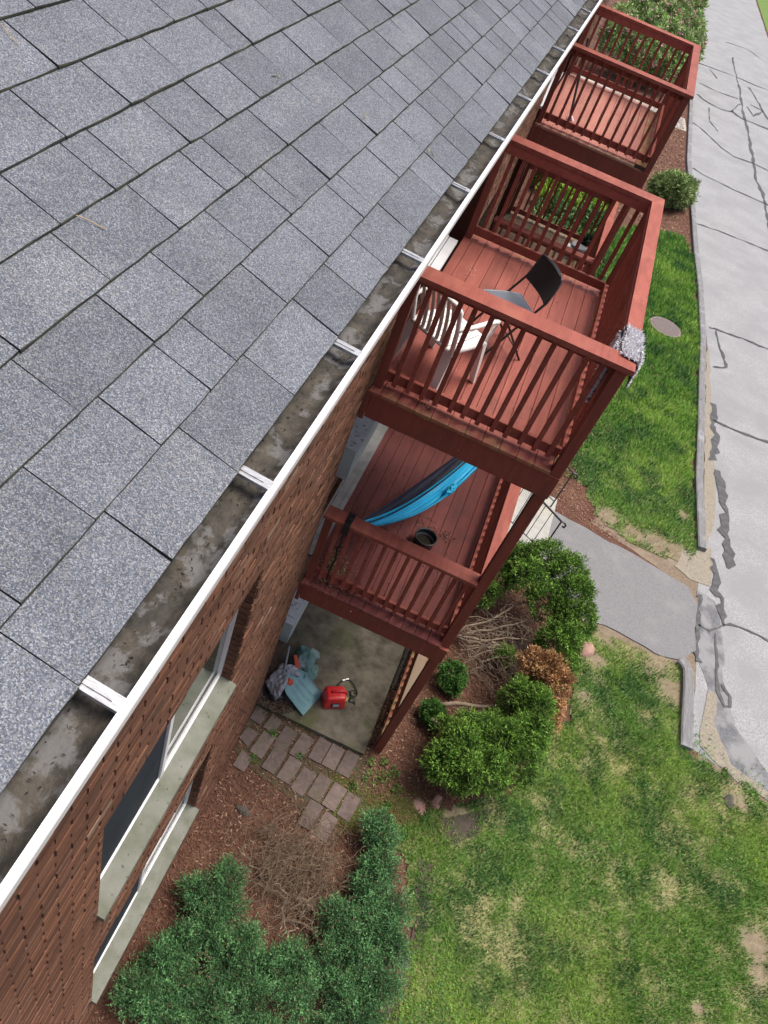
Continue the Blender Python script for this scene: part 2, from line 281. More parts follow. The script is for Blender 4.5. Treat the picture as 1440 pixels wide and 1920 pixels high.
kerb('kerb',[(5.56,6.27),(5.5,7.2),(5.44,8.2),(5.42,10),(5.38,11.8),(5.36,13.7),(5.2,16.5),(5.0,18.6),(4.78,21.7),(4.45,26),(4.05,40)],.16,.1,'grey timber kerb along the lawn')
kerb('kerb',[(5.42,3.66),(5.5,3.6),(5.58,3.45),(5.6,3.1),(5.6,2.6),(5.61,2.1)],.17,.1,'short asphalt kerb below the walkway')
DIRT=mat('bare_dirt',(.21,.165,.12),(.14,.108,.08),scale=22,rough=.95,bump=.4,c3=(.26,.22,.16),scale3=2.5,w3=.7)
sheet('dirt_verge',[(3.65,3.3),(5.7,3.2),(5.75,2.0),(6.9,1.75),(6.9,2.0),(5.9,2.5),(5.8,6.3),(4.9,6.2),(3.9,6.2),(3.6,5.75),(5.3,5.3),(5.5,3.9),(4.7,3.6),(3.8,3.7)],.0035,DIRT)
# ---- lawns: soil sheet with real patch colours and blades
BARE=[(4.56,3.6,.55),(5.05,3.42,.5),(4.14,3.44,.35),(5.25,3.0,.4),(6.55,-.1,.36),(6.6,-.45,.28),(5.85,-1.1,.12),(4.83,5.95,.35),(4.4,5.95,.35),(5.25,5.95,.4),(4.05,2.9,.3),(4.0,2.2,.2),(5.5,2.3,.2),(3.9,6.1,.3),(5.3,7.0,.18),(2.75,-.35,.3),(6.3,1.75,.3),(7.0,1.7,.3)]
def lawn_fields(x,y):
    p=fbm(x,y,2.2,3); q=fbm(x,y,5.5,9); bare=np.zeros_like(x)
    for bx,by,r in BARE: bare=np.maximum(bare,1-np.sqrt((x-bx)**2+(y-by)**2)/r*(1.0)+ (q-.5)*1.1)
    bare=np.clip(bare*1.4,0,1)
    lush=np.clip(.83+(p*.45+q*.55-.48)*2.6,0,1)
    lush=np.where(y>5,np.clip(.86+.5*(q-.45),0,1),lush)
    return p,q,bare,lush
def lawn(name,P,res,dens,glabel):
    xs=[p[0] for p in P]; ys=[p[1] for p in P]
    nx=int((max(xs)-min(xs))/res)+1; ny=int((max(ys)-min(ys))/res)+1
    X,Y=np.meshgrid(min(xs)+np.arange(nx+1)*res,min(ys)+np.arange(ny+1)*res); X=X.ravel(); Y=Y.ravel()
    p,q,bare,lush=lawn_fields(X,Y)
    dry=np.array([.28,.25,.13]); grn=np.array([.12,.18,.055]); soil=np.array([.22,.18,.12]); yel=np.array([.20,.215,.06])
    C=dry*(1-lush[:,None])+grn*lush[:,None]; k=np.clip((fbm(X,Y,.8,21)-.5)*4,0,1)[:,None]*.5; C=C*(1-k)+yel*k
    C=C*(1-bare[:,None])+soil*bare[:,None]; C*= (.75+.5*vnoise(X,Y,18,5))[:,None]
    Z=.010+.006*fbm(X,Y,1.2,30); V=np.stack([X,Y,Z],1)
    i=(np.arange(ny)[:,None]*(nx+1)+np.arange(nx)[None,:]).ravel(); cx=X[i]+res/2; cy=Y[i]+res/2
    jit=res*.9; ok=inpoly(cx+(vnoise(cx,cy,7,40)-.5)*.22,cy+(vnoise(cx,cy,7,41)-.5)*.22,P); i=i[ok]
    F=np.concatenate([np.stack([i,i+1,i+nx+2],1),np.stack([i,i+nx+2,i+nx+1],1)])
    tag(tris(name,V,F,C,LAWNB),kind='structure')
    # blades
    A=(max(xs)-min(xs))*(max(ys)-min(ys)); n=int(A*dens); x=rng.uniform(min(xs),max(xs),n); y=rng.uniform(min(ys),max(ys),n)
    keep=inpoly(x+(vnoise(x,y,7,40)-.5)*.22,y+(vnoise(x,y,7,41)-.5)*.22,P); x=x[keep]; y=y[keep]
    p,q,bare,lush=lawn_fields(x,y); keep=(rng.random(len(x))<np.clip((.42+.75*lush)*(1-bare*1.02),0.01,1))&(np.hypot(x-4.47,y-13.55)>.43)
    x,y,p,q,bare,lush=[a[keep] for a in (x,y,p,q,bare,lush)]; n=len(x)
    far=np.clip((y-4)/8,0,1.6); L=(.022+.05*rng.random(n)**1.6)*(.6+.8*lush)*(1+far*.5); W=(.0032+.003*rng.random(n))*(1+far)
    a=rng.uniform(0,2*np.pi,n); le=rng.uniform(.1,.9,n); d=np.stack([np.cos(a)*le,np.sin(a)*le,np.ones(n)],1); d=nrm(d)
    s=np.stack([-np.sin(a+rng.normal(0,.6,n)),np.cos(a),np.zeros(n)],1)
    b=np.stack([x,y,np.full(n,.014)],1); V=np.stack([b-s*W[:,None],b+s*W[:,None],b+d*L[:,None]],1).reshape(-1,3)
    lift=np.where(y>5,1.3,1.15)[:,None]*(.85+.3*rng.random((n,1))); g1=np.array([.085,.215,.042])*lift; g2=np.array([.29,.43,.09])*lift; dr=np.array([.50,.45,.25])
    t=rng.random(n)[:,None]; k=np.clip((fbm(x,y,.9,21)-.46)*4,0,1)[:,None]
    deep=np.clip((fbm(x,y,2.6,77)-.5)*6,0,1)[:,None]
    C=(g1*(1-t*.5)+g2*t*.5)*(1-k*.7)+g2*k*.7; C=C*(1-deep*.7)+np.array([.04,.125,.045])*lift*deep*.7
    dd=(rng.random(n)<(.30-.29*lush))[:,None]; C=np.where(dd,dr*(.6+.6*t),C); C=np.repeat(C,3,0)
    return tag(tris('grass',V,np.arange(3*n).reshape(-1,3),C,BLADE),glabel,'grass',kind='stuff')
LAWN1=[(1.85,-.75),(2.6,-.3),(3.2,.3),(3.6,1.0),(3.85,1.9),(3.9,2.9),(3.95,3.52),(4.7,3.5),(5.4,3.56),(5.56,3.3),(5.58,2.05),(5.95,2.08),(6.8,1.86),(9.5,1.58),(9.5,-4),(2.45,-4),(2.5,-2.6),(2.6,-1.8),(2.35,-1.0)]
LAWN2=[(2.7,7.6),(3.3,6.6),(3.75,5.95),(4.5,5.68),(5.5,5.7),(5.55,6.3),(5.44,8.2),(5.36,13.7),(4.98,18.2),(4.6,19.3),(3.6,18.9),(1.9,17.2),(1.9,9)]
lawn('lawn',LAWN1,.05,8000,'patchy green and straw coloured grass of the near lawn')
lawn('lawn',LAWN2,.07,4200,'lush green grass of the strip along the kerb')
b=MB(); b.add([(8.6,54,.02),(12,35,.02),(13,14,.02),(60,14,.02),(60,140,.02),(6,140,.02),(8.0,67,.02)],[(0,1,2,3,4,5,6)]); tag(b.obj('lawn',mat('far_lawn',(.09,.17,.03),(.13,.19,.05),scale=4,rough=.9)),kind='structure')
# moss by the pavers
moss=mat('moss',(.075,.082,.024),(.115,.075,.045),scale=9,rough=.95,bump=.6,bscale=40,c3=(.07,.10,.02),scale3=4,w3=.8)
sheet('bare_soil',[(2.45,-.5),(2.7,-.28),(2.95,-.1),(3.15,.05),(3.0,-.35),(2.75,-.62),(2.5,-.75)],.0135,mat('dark_soil',(.085,.07,.055),(.06,.05,.04),scale=20,rough=.95,bump=.4))
for P in ([(2.42,-.95),(2.6,-.92),(2.68,-1.15),(2.62,-1.42),(2.5,-1.3)],[(2.6,-1.5),(2.72,-1.55),(2.76,-1.85),(2.62,-1.9)],[(2.58,-2.1),(2.7,-2.1),(2.72,-2.5),(2.58,-2.55)]): sheet('bare_soil',P,.0195,MATS['dark_soil'])
def chips(n,P,bright=1.0,seed=0):
    xs=[p[0] for p in P]; ys=[p[1] for p in P]; x=rng.uniform(min(xs),max(xs),n); y=rng.uniform(min(ys),max(ys),n); k=inpoly(x,y,P); x=x[k]; y=y[k]; n=len(x)
    a=rng.uniform(0,6.28,n); L=rng.uniform(.006,.024,n)*(1+np.clip(y-4,0,20)*.05); W=rng.uniform(.002,.0055,n)*(1+np.clip(y-4,0,20)*.05); d=np.stack([np.cos(a),np.sin(a),rng.normal(0,.25,n)],1); s=np.stack([-np.sin(a),np.cos(a),rng.normal(0,.4,n)],1)
    c=np.stack([x,y,.006+rng.random(n)*.02],1); V=np.stack([c-d*L[:,None]-s*W[:,None],c+d*L[:,None]-s*W[:,None]*.6,c+d*L[:,None]*.9+s*W[:,None],c-d*L[:,None]*.9+s*W[:,None]],1).reshape(-1,3)
    i=np.arange(n)*4; F=np.concatenate([np.stack([i,i+1,i+2],1),np.stack([i,i+2,i+3],1)])
    t=rng.random(n)[:,None]; c1=np.array([.10,.045,.03]); c2=np.array([.24,.125,.08]); c3=np.array([.42,.29,.20]); C=c1*(1-t)+c2*t; C=np.where(rng.random(n)[:,None]<.09,c3,C)*bright
    return V,F,np.repeat(C,4,0)
MUL1=[(0.02,-6),(2.4,-6),(2.45,-2.6),(2.5,-1.8),(2.25,-1.0),(1.5,-.95),(1.6,-.5),(2.6,-.2),(3.2,.35),(3.6,1.1),(3.85,2.1),(3.9,3.45),(3.2,3.8),(2.5,4.3),(1.5,4.2),(1.45,-.1),(.02,-.1)]
MUL2=[(2.6,5.6),(3.6,5.55),(4.3,5.55),(3.7,6.0),(3.3,6.6),(2.8,7.5),(1.9,9),(1.7,5.6)]
MUL3=[(1.5,18.9),(4.6,19.2),(4.95,18.4),(4.75,21.5),(4.4,26),(4.1,31.5),(1,31.5)]
parts=[chips(80000,MUL1,1.0),chips(9000,MUL2,1.25),chips(20000,MUL3,1.35)]; o=0; VV=[];FF=[];CC=[]
for V,F,C in parts: VV.append(V);FF.append(F+o);CC.append(C);o+=len(V)
tag(tris('mulch',np.concatenate(VV),np.concatenate(FF),np.concatenate(CC),CHIP),'reddish brown bark mulch in the beds by the wall','mulch',kind='stuff')
# pavers
pv=sheet('paver_path',[(-.0,-.1),(1.5,-.1),(1.75,-.85),(1.2,-1.05),(.0,-.75)],.010,mat('joint_soil',(.075,.055,.04),(.06,.06,.03),scale=15,rough=.95,bump=.5))
PAV=[(.29,-.52,.05),(.50,-.34,.04),(.715,-.33,.06),(.93,-.27,.05),(1.11,-.28,.05),(1.30,-.28,.05),(.49,-.63,.05),(.70,-.66,.05),(.90,-.71,.05),(1.10,-.70,.06),(1.30,-.72,.06),(.29,-.22,.2),(.09,-.2,.3),(.09,-.50,.25),(.17,-.80,.15),(1.49,-.75,.06),(1.12,-1.03,.1),(1.33,-1.08,.1)]
for x,y,r in PAV:
    b=MB(); hw,hl=.086,.162; pts=[(sx*hw*random.uniform(.93,1.02),sy*hl*random.uniform(.92,1.02)) for sx,sy in((-1,-1),(1,-1),(1,1),(-1,1))]
    if r>.12: pts=[(px*random.uniform(.8,1.0),py*random.uniform(.5,.75)) for px,py in pts]
    M=Matrix.Translation((x,y,0))@Matrix.Rotation(-.12+random.uniform(-r,r)*.6,4,'Z')@Matrix.Rotation(random.uniform(-.02,.02),4,'X'); b.prism(pts,0,.032+random.uniform(-.006,.006),M); b.obj('paver',PAVER,pv)
# patio slab
b=MB(); N=24
def slab(u,v):
    return (-.2+u*1.63+(.006*math.sin(40*v) if u==1 else 0),-.1+v*3.5,.085)
b.box(-.2,1.43,-.1,3.4,0,.085); tag(b.obj('patio_slab',CONC),kind='structure')
# ================================================================== BUILDING
bld=thing('apartment_building',(0,4,0),'brick apartment building with grey shingle roof and white gutter','building')
WY=(-3.60,-1.80)   # windows
H1=(WY[0],WY[1],3.32,4.75); H0=(WY[0],WY[1],.80,2.22)
brickcol=[(.205,.104,.066),(.185,.094,.06),(.225,.116,.073),(.16,.082,.055),(.2,.113,.078)]
def wall(name,xw,y0,y1,z0,z1,holes=(),ret=True,depth=.24):
    ys=sorted({y0,y1}|{h[0] for h in holes}|{h[1] for h in holes}); zs=sorted({z0,z1}|{h[2] for h in holes}|{h[3] for h in holes}); b=MB()
    for i in range(len(ys)-1):
        for j in range(len(zs)-1):
            cy=(ys[i]+ys[i+1])/2; cz=(zs[j]+zs[j+1])/2
            if any(h[0]<cy<h[1] and h[2]<cz<h[3] for h in holes): continue
            b.box(xw-depth,xw-.009,ys[i],ys[i+1],zs[j],zs[j+1])
    o=b.obj(name,MORTAR,bld); b=MB(); z=z0+.004; row=0; bh,bl,jt=.0572,.2,.0105
    while z+bh<z1:
        y=y0-(0.105 if row%2 else 0)
        while y<y1:
            a,c=max(y,y0),min(y+bl,y1); segs=[(a,c)]
            for h in holes:
                if z+bh*.5>h[2] and z+bh*.5<h[3]:
                    ns=[]
                    for s in segs:
                        if s[1]<=h[0] or s[0]>=h[1]: ns.append(s)
                        else:
                            if s[0]<h[0]: ns.append((s[0],h[0]))
                            if s[1]>h[1]: ns.append((h[1],s[1]))
                    segs=ns
            for a,c in segs:
                if c-a<.02 or random.random()<.0012: continue
                r=random.random(); col=random.choice(brickcol); k=random.uniform(.75,1.3); col=tuple(v*k for v in col)
                if r<.018: col=(.30,.23,.17)
                elif r<.07: col=(.19,.105,.075)
                p=random.uniform(-.004,.003); zz=z+random.uniform(-.002,.002); e=random.uniform(.0,.004)
                v=[(xw+p,a+e,zz),(xw+p,c-e,zz),(xw+p,c-e,zz+bh),(xw+p,a+e,zz+bh),(xw-.015,a,zz),(xw-.015,c,zz),(xw-.015,c,zz+bh),(xw-.015,a,zz+bh)]
                b.add(v,[(0,1,2,3),(4,5,1,0),(5,6,2,1),(6,7,3,2),(7,4,0,3)],col)
            y+=bl+jt
        z+=bh+jt; row+=1
    k=b.obj('bricks',BRICK,o); k['kind']='stuff'; return o
YC=-.10; RX=-.19
wall('brick_wall',0,-7,YC,0,7.42,[(H1[0],H1[1],H1[2]-.10,H1[3]),(H0[0],H0[1],H0[2]-.10,H0[3])])
DY=(1.2,2.9)
wall('brick_wall',RX,YC,3.32,0,7.42,[(DY[0]+.8,DY[1],.1,2.15),(DY[0]+.8,DY[1],2.52,4.6),(DY[0]+.8,DY[1],5.03,7.1)])
wall('brick_wall',0,3.32,7.05,0,7.42,[(4.45,5.5,.3,2.5),(4.4,5.6,3.3,4.6),(4.4,5.6,5.9,7.1)])
wall('brick_wall',RX,7.05,10.4,0,7.42,[(8.4,10.0,2.52,4.6),(8.4,10.0,5.03,7.1)])
wall('brick_wall',0,10.4,16,0,7.42,[(11.6,13.2,3.3,4.7)])
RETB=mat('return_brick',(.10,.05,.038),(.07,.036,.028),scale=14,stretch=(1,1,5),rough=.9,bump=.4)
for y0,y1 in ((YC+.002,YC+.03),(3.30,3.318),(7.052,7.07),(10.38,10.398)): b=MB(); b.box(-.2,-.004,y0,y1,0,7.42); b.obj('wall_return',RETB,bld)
# brick reveal pieces helper
def window(y0,y1,z0,z1,label=None,near_dark=True):
    fx=-.088; b=MB(); t=.035
    for a in ((y0,y1,z0,z0+t),(y0,y1,z1-t,z1),(y0,y0+t,z0,z1),(y1-t,y1,z0,z1)): b.box(fx-.03,fx,a[0],a[1],a[2],a[3])
    ym=(y0+y1)/2; b.box(fx-.02,fx+.004,ym-.022,ym+.022,z0+t,z1-t)
    for k in (1,2): b.box(fx-.008*k-.004,fx-.008*k+.001,y0+t,y1-t,z0+t,z0+t+.012+.006*k)
    w=b.obj('window',WHITE,bld)
    b=MB(); b.box(fx-.018,fx-.014,y0+t,ym-.02,z0+t,z1-t); b.obj('insect_screen',SCREEN,w)
    b=MB(); b.box(fx-.034,fx-.031,ym+.02,y1-t,z0+t,z1-t); b.obj('glass_pane',GLASS,w)
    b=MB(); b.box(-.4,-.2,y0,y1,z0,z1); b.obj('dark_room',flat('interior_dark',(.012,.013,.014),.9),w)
    # sloped concrete sill
    b=MB(); sl=.028; ys=[y0+.002,y1-.002]
    v=[]
    for y in ys: v+=[(fx+.001,y,z0+.012),(.045,y,z0-sl),(.045,y,z0-sl-.068),(fx-.1,y,z0-.098)]
    b.add(v,[(0,1,5,4),(1,2,6,5),(2,3,7,6),(0,3,2,1),(4,5,6,7),(3,0,4,7)]); b.obj('sill',SILL,w)
    z=z0+.014
    while z<z1-.03:
        for yy,sg in ((y1,1),(y0,-1)):
            b=MB(); c=random.choice(brickcol); k=random.uniform(.7,1.1)
            b.box(fx+.004,-.004,*(sorted((yy-sg*.012,yy+sg*.05))),z,z+.055,col=tuple(q*k for q in c)); b.obj('brick',BRICK,w)
        z+=.0677
    b=MB(); b.box(fx-.03,-.012,y0,y1,z1-.006,z1+.05); b.obj('lintel',flat('lintel_steel',(.09,.06,.05),.8),w)
    return w
window(*H1); window(*H0)
for h in ((4.4,5.6,3.3,4.6),(4.4,5.6,5.9,7.1),(11.6,13.2,3.3,4.7)):
    b=MB(); b.box(-.14,-.10,h[0],h[0]+.05,h[2],h[3]).box(-.14,-.10,h[1]-.05,h[1],h[2],h[3]).box(-.14,-.10,h[0]+.05,h[1]-.05,h[2],h[2]+.05).box(-.14,-.10,h[0]+.05,h[1]-.05,h[3]-.05,h[3]); w=b.obj('window',WHITE,bld)
    b=MB(); b.box(-.135,-.12,h[0]+.05,h[1]-.05,h[2]+.05,h[3]-.05); b.obj('glass_pane',GLASS,w)
    b=MB(); b.box(-.10,.04,h[0],h[1]+.03,h[2]-.08,h[2]-.01); b.obj('sill',SILL,w)
for (dy0,dy1,z0,z1) in ((2.0,2.9,.1,2.15),(2.0,2.9,2.52,4.6),(2.0,2.9,5.03,7.1),(8.4,10,2.52,4.6),(8.4,10,5.03,7.1)):
    b=MB(); b.box(RX-.12,RX-.05,dy0,dy0+.06,z0,z1).box(RX-.12,RX-.05,dy1-.06,dy1,z0,z1).box(RX-.12,RX-.05,dy0+.06,dy1-.06,z1-.06,z1).box(RX-.12,RX-.05,(dy0+dy1)/2-.03,(dy0+dy1)/2+.03,z0,z1-.06); d=b.obj('sliding_door',WHITE,bld)
    b=MB(); b.box(RX-.10,RX-.08,dy0+.06,dy1-.06,z0,z1-.06); b.obj('glass_pane',GLASS,d)
b=MB(); b.box(-.16,-.10,4.45,5.5,.3,2.5); d=b.obj('entry_door',flat('door_brown',(.12,.07,.05),.6),bld); b=MB(); b.tube([(-.1,4.58,1.3),(-.05,4.58,1.3)],.02,8); b.obj('handle',BLACKM,d)
# thresholds
thw=mat('threshold_paint',(.46,.46,.44),(.32,.32,.30),scale=9,rough=.6,c3=(.3,.3,.28),scale3=12,w3=.6)
for y0,y1,z,m in ((2.0,2.86,5.0,WHITE),(.35,2.9,2.484,thw),(7.9,10.0,5.0,WHITE)):
    b=MB(); b.box(-.11,-.015,y0,y1,z-.03,z+.010).box(-.135,-.118,y0,y1,z-.03,z+.02); b.obj('threshold',m,bld)
b=MB(); b.box(-.018,.03,.3,2.95,2.486,2.5); b.obj('threshold_flashing',thw,bld)
# roof
XE,ZE,TH=.318,7.52,math.radians(22.6); ct,st=math.cos(TH),math.sin(TH)
def rp(d,y,h=0): return Vector((XE-d*ct+h*st,y,ZE+d*st+h*ct))
b=MB(); b.add([rp(.0,-7,-.012),rp(.0,16,-.012),rp(5.5,16,-.012),rp(5.5,-7,-.012),rp(0,-7,-.035),rp(0,16,-.035),rp(5.5,16,-.035),rp(5.5,-7,-.035)],[(0,1,2,3),(4,7,6,5),(0,4,5,1),(1,5,6,2),(2,6,7,3),(3,7,4,0)]); roof=b.obj('roof',SHEDGE,bld)
b=MB(); b.add([rp(5.5,-7,-.012),rp(5.5,16,-.012),(-9.8,16,7.5),(-9.8,-7,7.5)],[(0,1,2,3)]); b.obj('roof_back_slope',SHEDGE,bld)
b=MB(); b.box(-.05,.30,-7,16,7.40,7.415).box(.285,.30,-7,16,7.415,7.5); b.obj('soffit',WHITE,bld)
b=MB(); b.add([(-9.5,-7,0),(-.1,-7,0),(-.1,-7,7.4),(rp(5.5,0)[0],-7,9.6),(-9.5,-7,7.4)],[(0,1,2,3,4)]); b.add([(-9.5,16,0),(-.1,16,0),(-.1,16,7.4),(rp(5.5,0)[0],16,9.6),(-9.5,16,7.4)],[(4,3,2,1,0)]); b.obj('gable_wall',MORTAR,bld)
J={0:[-4.3,-4.02,-3.76,-3.47,-3.19,-2.98,-2.78,-2.53,-2.2,-2.02,-1.8,-1.6,-1.3,-1.03,-.74,-.5,-.25,0,.27,.54,.69,.99],
1:[-4.25,-4.05,-3.83,-3.63,-3.51,-3.23,-2.95,-2.67,-2.58,-2.32,-2.03,-1.76,-1.6,-1.41,-1.12,-.86,-.61,-.46,-.23,.01,.24,.47],
2:[-4.15,-3.89,-3.63,-3.42,-3.17,-2.93,-2.85,-2.65,-2.43,-2.22,-1.97,-1.85,-1.68,-1.43,-1.19,-.99,-.85,-.68,-.46,-.25],
3:[-4.1,-3.87,-3.58,-3.3,-3.06,-2.95,-2.68,-2.38,-2.1,-1.81,-1.58,-1.38,-1.18,-.84,-.58],4:[-3.8,-3.55,-3.35,-3.25,-3.01,-2.81,-2.6,-2.38,-2.17,-1.91,-1.64,-1.35],
5:[-3.6,-3.33,-3.07,-2.8,-2.51,-2.39,-2.15,-1.95],6:[-3.4,-3.16,-2.87,-2.63,-2.44],7:[-3.5,-3.28,-3.05,-2.8],8:[-3.4]}
EXP=.145
def tab(b,d0,y0,y1):
    g=.0013+.0008*max(0,y0+4.4); nseg=max(2,int((y1-y0)/.05)); top=d0+EXP+.03; vs=[]; hb=random.uniform(.0085,.0115); yj=[random.uniform(-.0015,.0015) for _ in range(2)]; curl=random.uniform(0,.004)
    for i in range(nseg+1):
        y=y0+g+(y1-y0-2*g)*i/nseg; dj=random.uniform(-.0013,.0013)+d0; h=hb+random.uniform(-.001,.001)+curl*abs(2*i/nseg-1)**3
        bw=random.uniform(.0016,.0036)+.0004*max(0,y0+4); vs+=[rp(dj,y,h-.008),rp(dj+bw*.3,y,h-.003),rp(dj+bw,y,h),rp(d0+EXP*.5,y,hb*.75),rp(top,y,.0015)]  # dark bevel: worn asphalt edge, its colour also standing in for course shadow
    fs=[];mi=[]
    for i in range(nseg):
        a=i*5
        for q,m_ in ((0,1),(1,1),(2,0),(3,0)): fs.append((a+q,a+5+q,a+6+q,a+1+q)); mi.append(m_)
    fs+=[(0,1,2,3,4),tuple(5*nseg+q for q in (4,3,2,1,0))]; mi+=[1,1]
    k=len(b.v); b.v+=[tuple(v) for v in vs]; b.f+=[tuple(q+k for q in f) for f in fs]; b.c+=[None]*len(fs); b.m+=mi
rest=MB()
for k in range(38):
    js=sorted(J.get(k,[]))
    if not js: js=[-3.3+random.random()*.2]
    y=js[0]
    while y>-7: y-=random.choice((.17,.24,.28,.3)); js.insert(0,max(y,-7))
    y=js[-1]
    while y<16: y+=random.choice((.2,.25,.28,.24)); js.append(min(y,16))
    for a,c in zip(js,js[1:]):
        if c-a<.03: continue
        vis=(k<=8 and a<2.1-.42*k and a>-4.75+.13*k)
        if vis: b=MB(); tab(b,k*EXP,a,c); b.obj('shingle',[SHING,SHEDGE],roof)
        else: tab(rest,k*EXP,a,c)
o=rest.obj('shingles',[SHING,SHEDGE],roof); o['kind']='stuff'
# gutter
prof=[(.302,7.505),(.302,7.412),(.372,7.408),(.380,7.43),(.386,7.455),(.401,7.482),(.403,7.512),(.401,7.518),(.3885,7.518),(.3885,7.512),(.398,7.510),(.396,7.485),(.381,7.457),(.374,7.432),(.368,7.415),(.306,7.418),(.306,7.505)]
b=MB(); ys=[-7,16]; n=len(prof); v=[(x,y,z) for y in ys for x,z in prof]; b.add(v,[(i,(i+1)%n,n+(i+1)%n,n+i)[::-1] for i in range(n)]+[tuple(range(n)),tuple(range(2*n-1,n-1,-1))]); b.m=[1 if 10<=i<=15 else 0 for i in range(n+2)]
gut=b.obj('gutter',[WHITE,GUTIN],bld)
def sed(u,v):
    y=-6.9+v*22.8; x=.307+u*.085; h=.0+ .010*float(vnoise([y*9],[u*3],1,3)[0])+.006*float(vnoise([y*31],[u*9],1,8)[0])
    return (x,y,7.462+h+(.030*max(0,(u-.62))/.38 if u>.62 else 0)+.012*(1-u))
b=MB(); b.grid(sed,9,420); b.obj('gutter_debris',SEDIM,gut,True)
HY=[-4.29,-3.74,-3.20,-2.63,-2.03,-1.43,-.82,-.33,.2,.75]+[1.35+.6*i for i in range(20)]
for y in HY:
    b=MB(); M=Matrix.Translation((.345,y,7.522))@Matrix.Rotation(-.10,4,'Z')
    b.box(-.047,.046,-.013,.013,-.001,.001,M); b.box(-.047,.046,-.013,-.011,-.008,-.001,M); b.box(-.047,.046,.011,.013,-.008,-.001,M); b.box(-.046,.03,-.0035,.0035,.001,.004,M); b.obj('hanger_strap',ALU,gut)
# twigs and leaves fallen on roof
for i,(d,y,a) in enumerate(((.11,-2.02,.5),(.36,-2.2,1.2),(.62,-2.45,2.1),(.95,-3.2,.2),(.58,-3.5,2.6))):
    b=MB(); p=rp(d,y,.012); q=rp(d+.03*math.cos(a),y+.03*math.sin(a),.015); 
    if i<3: b.add([p+Vector((0,.006,0)),p+Vector((.006,0,.003)),q+Vector((0,.004,.004)),q],[(0,1,2),(0,2,3)]); o=b.obj('fallen_leaf',flat('pale_leaf',(.5,.46,.24),.7)); tag(o,['small pale leaf lying on shingles beside the gutter','small pale leaf lying on a middle shingle course','small pale leaf lying high on the shingles'][i],'leaf','bits fallen on the roof')
    else:
        pts=[rp(d+.012*k*math.cos(a)+.004*math.sin(k),y+.012*k*math.sin(a),.011) for k in range(6)]; b.tube(pts,.0011,5); tag(b.obj('pine_needle',flat('needle_tan',(.42,.30,.17),.7)),['tan pine needle lying on the upper shingles','tan pine needle lying on the shingles at far left'][i-3],'needle','bits fallen on the roof')
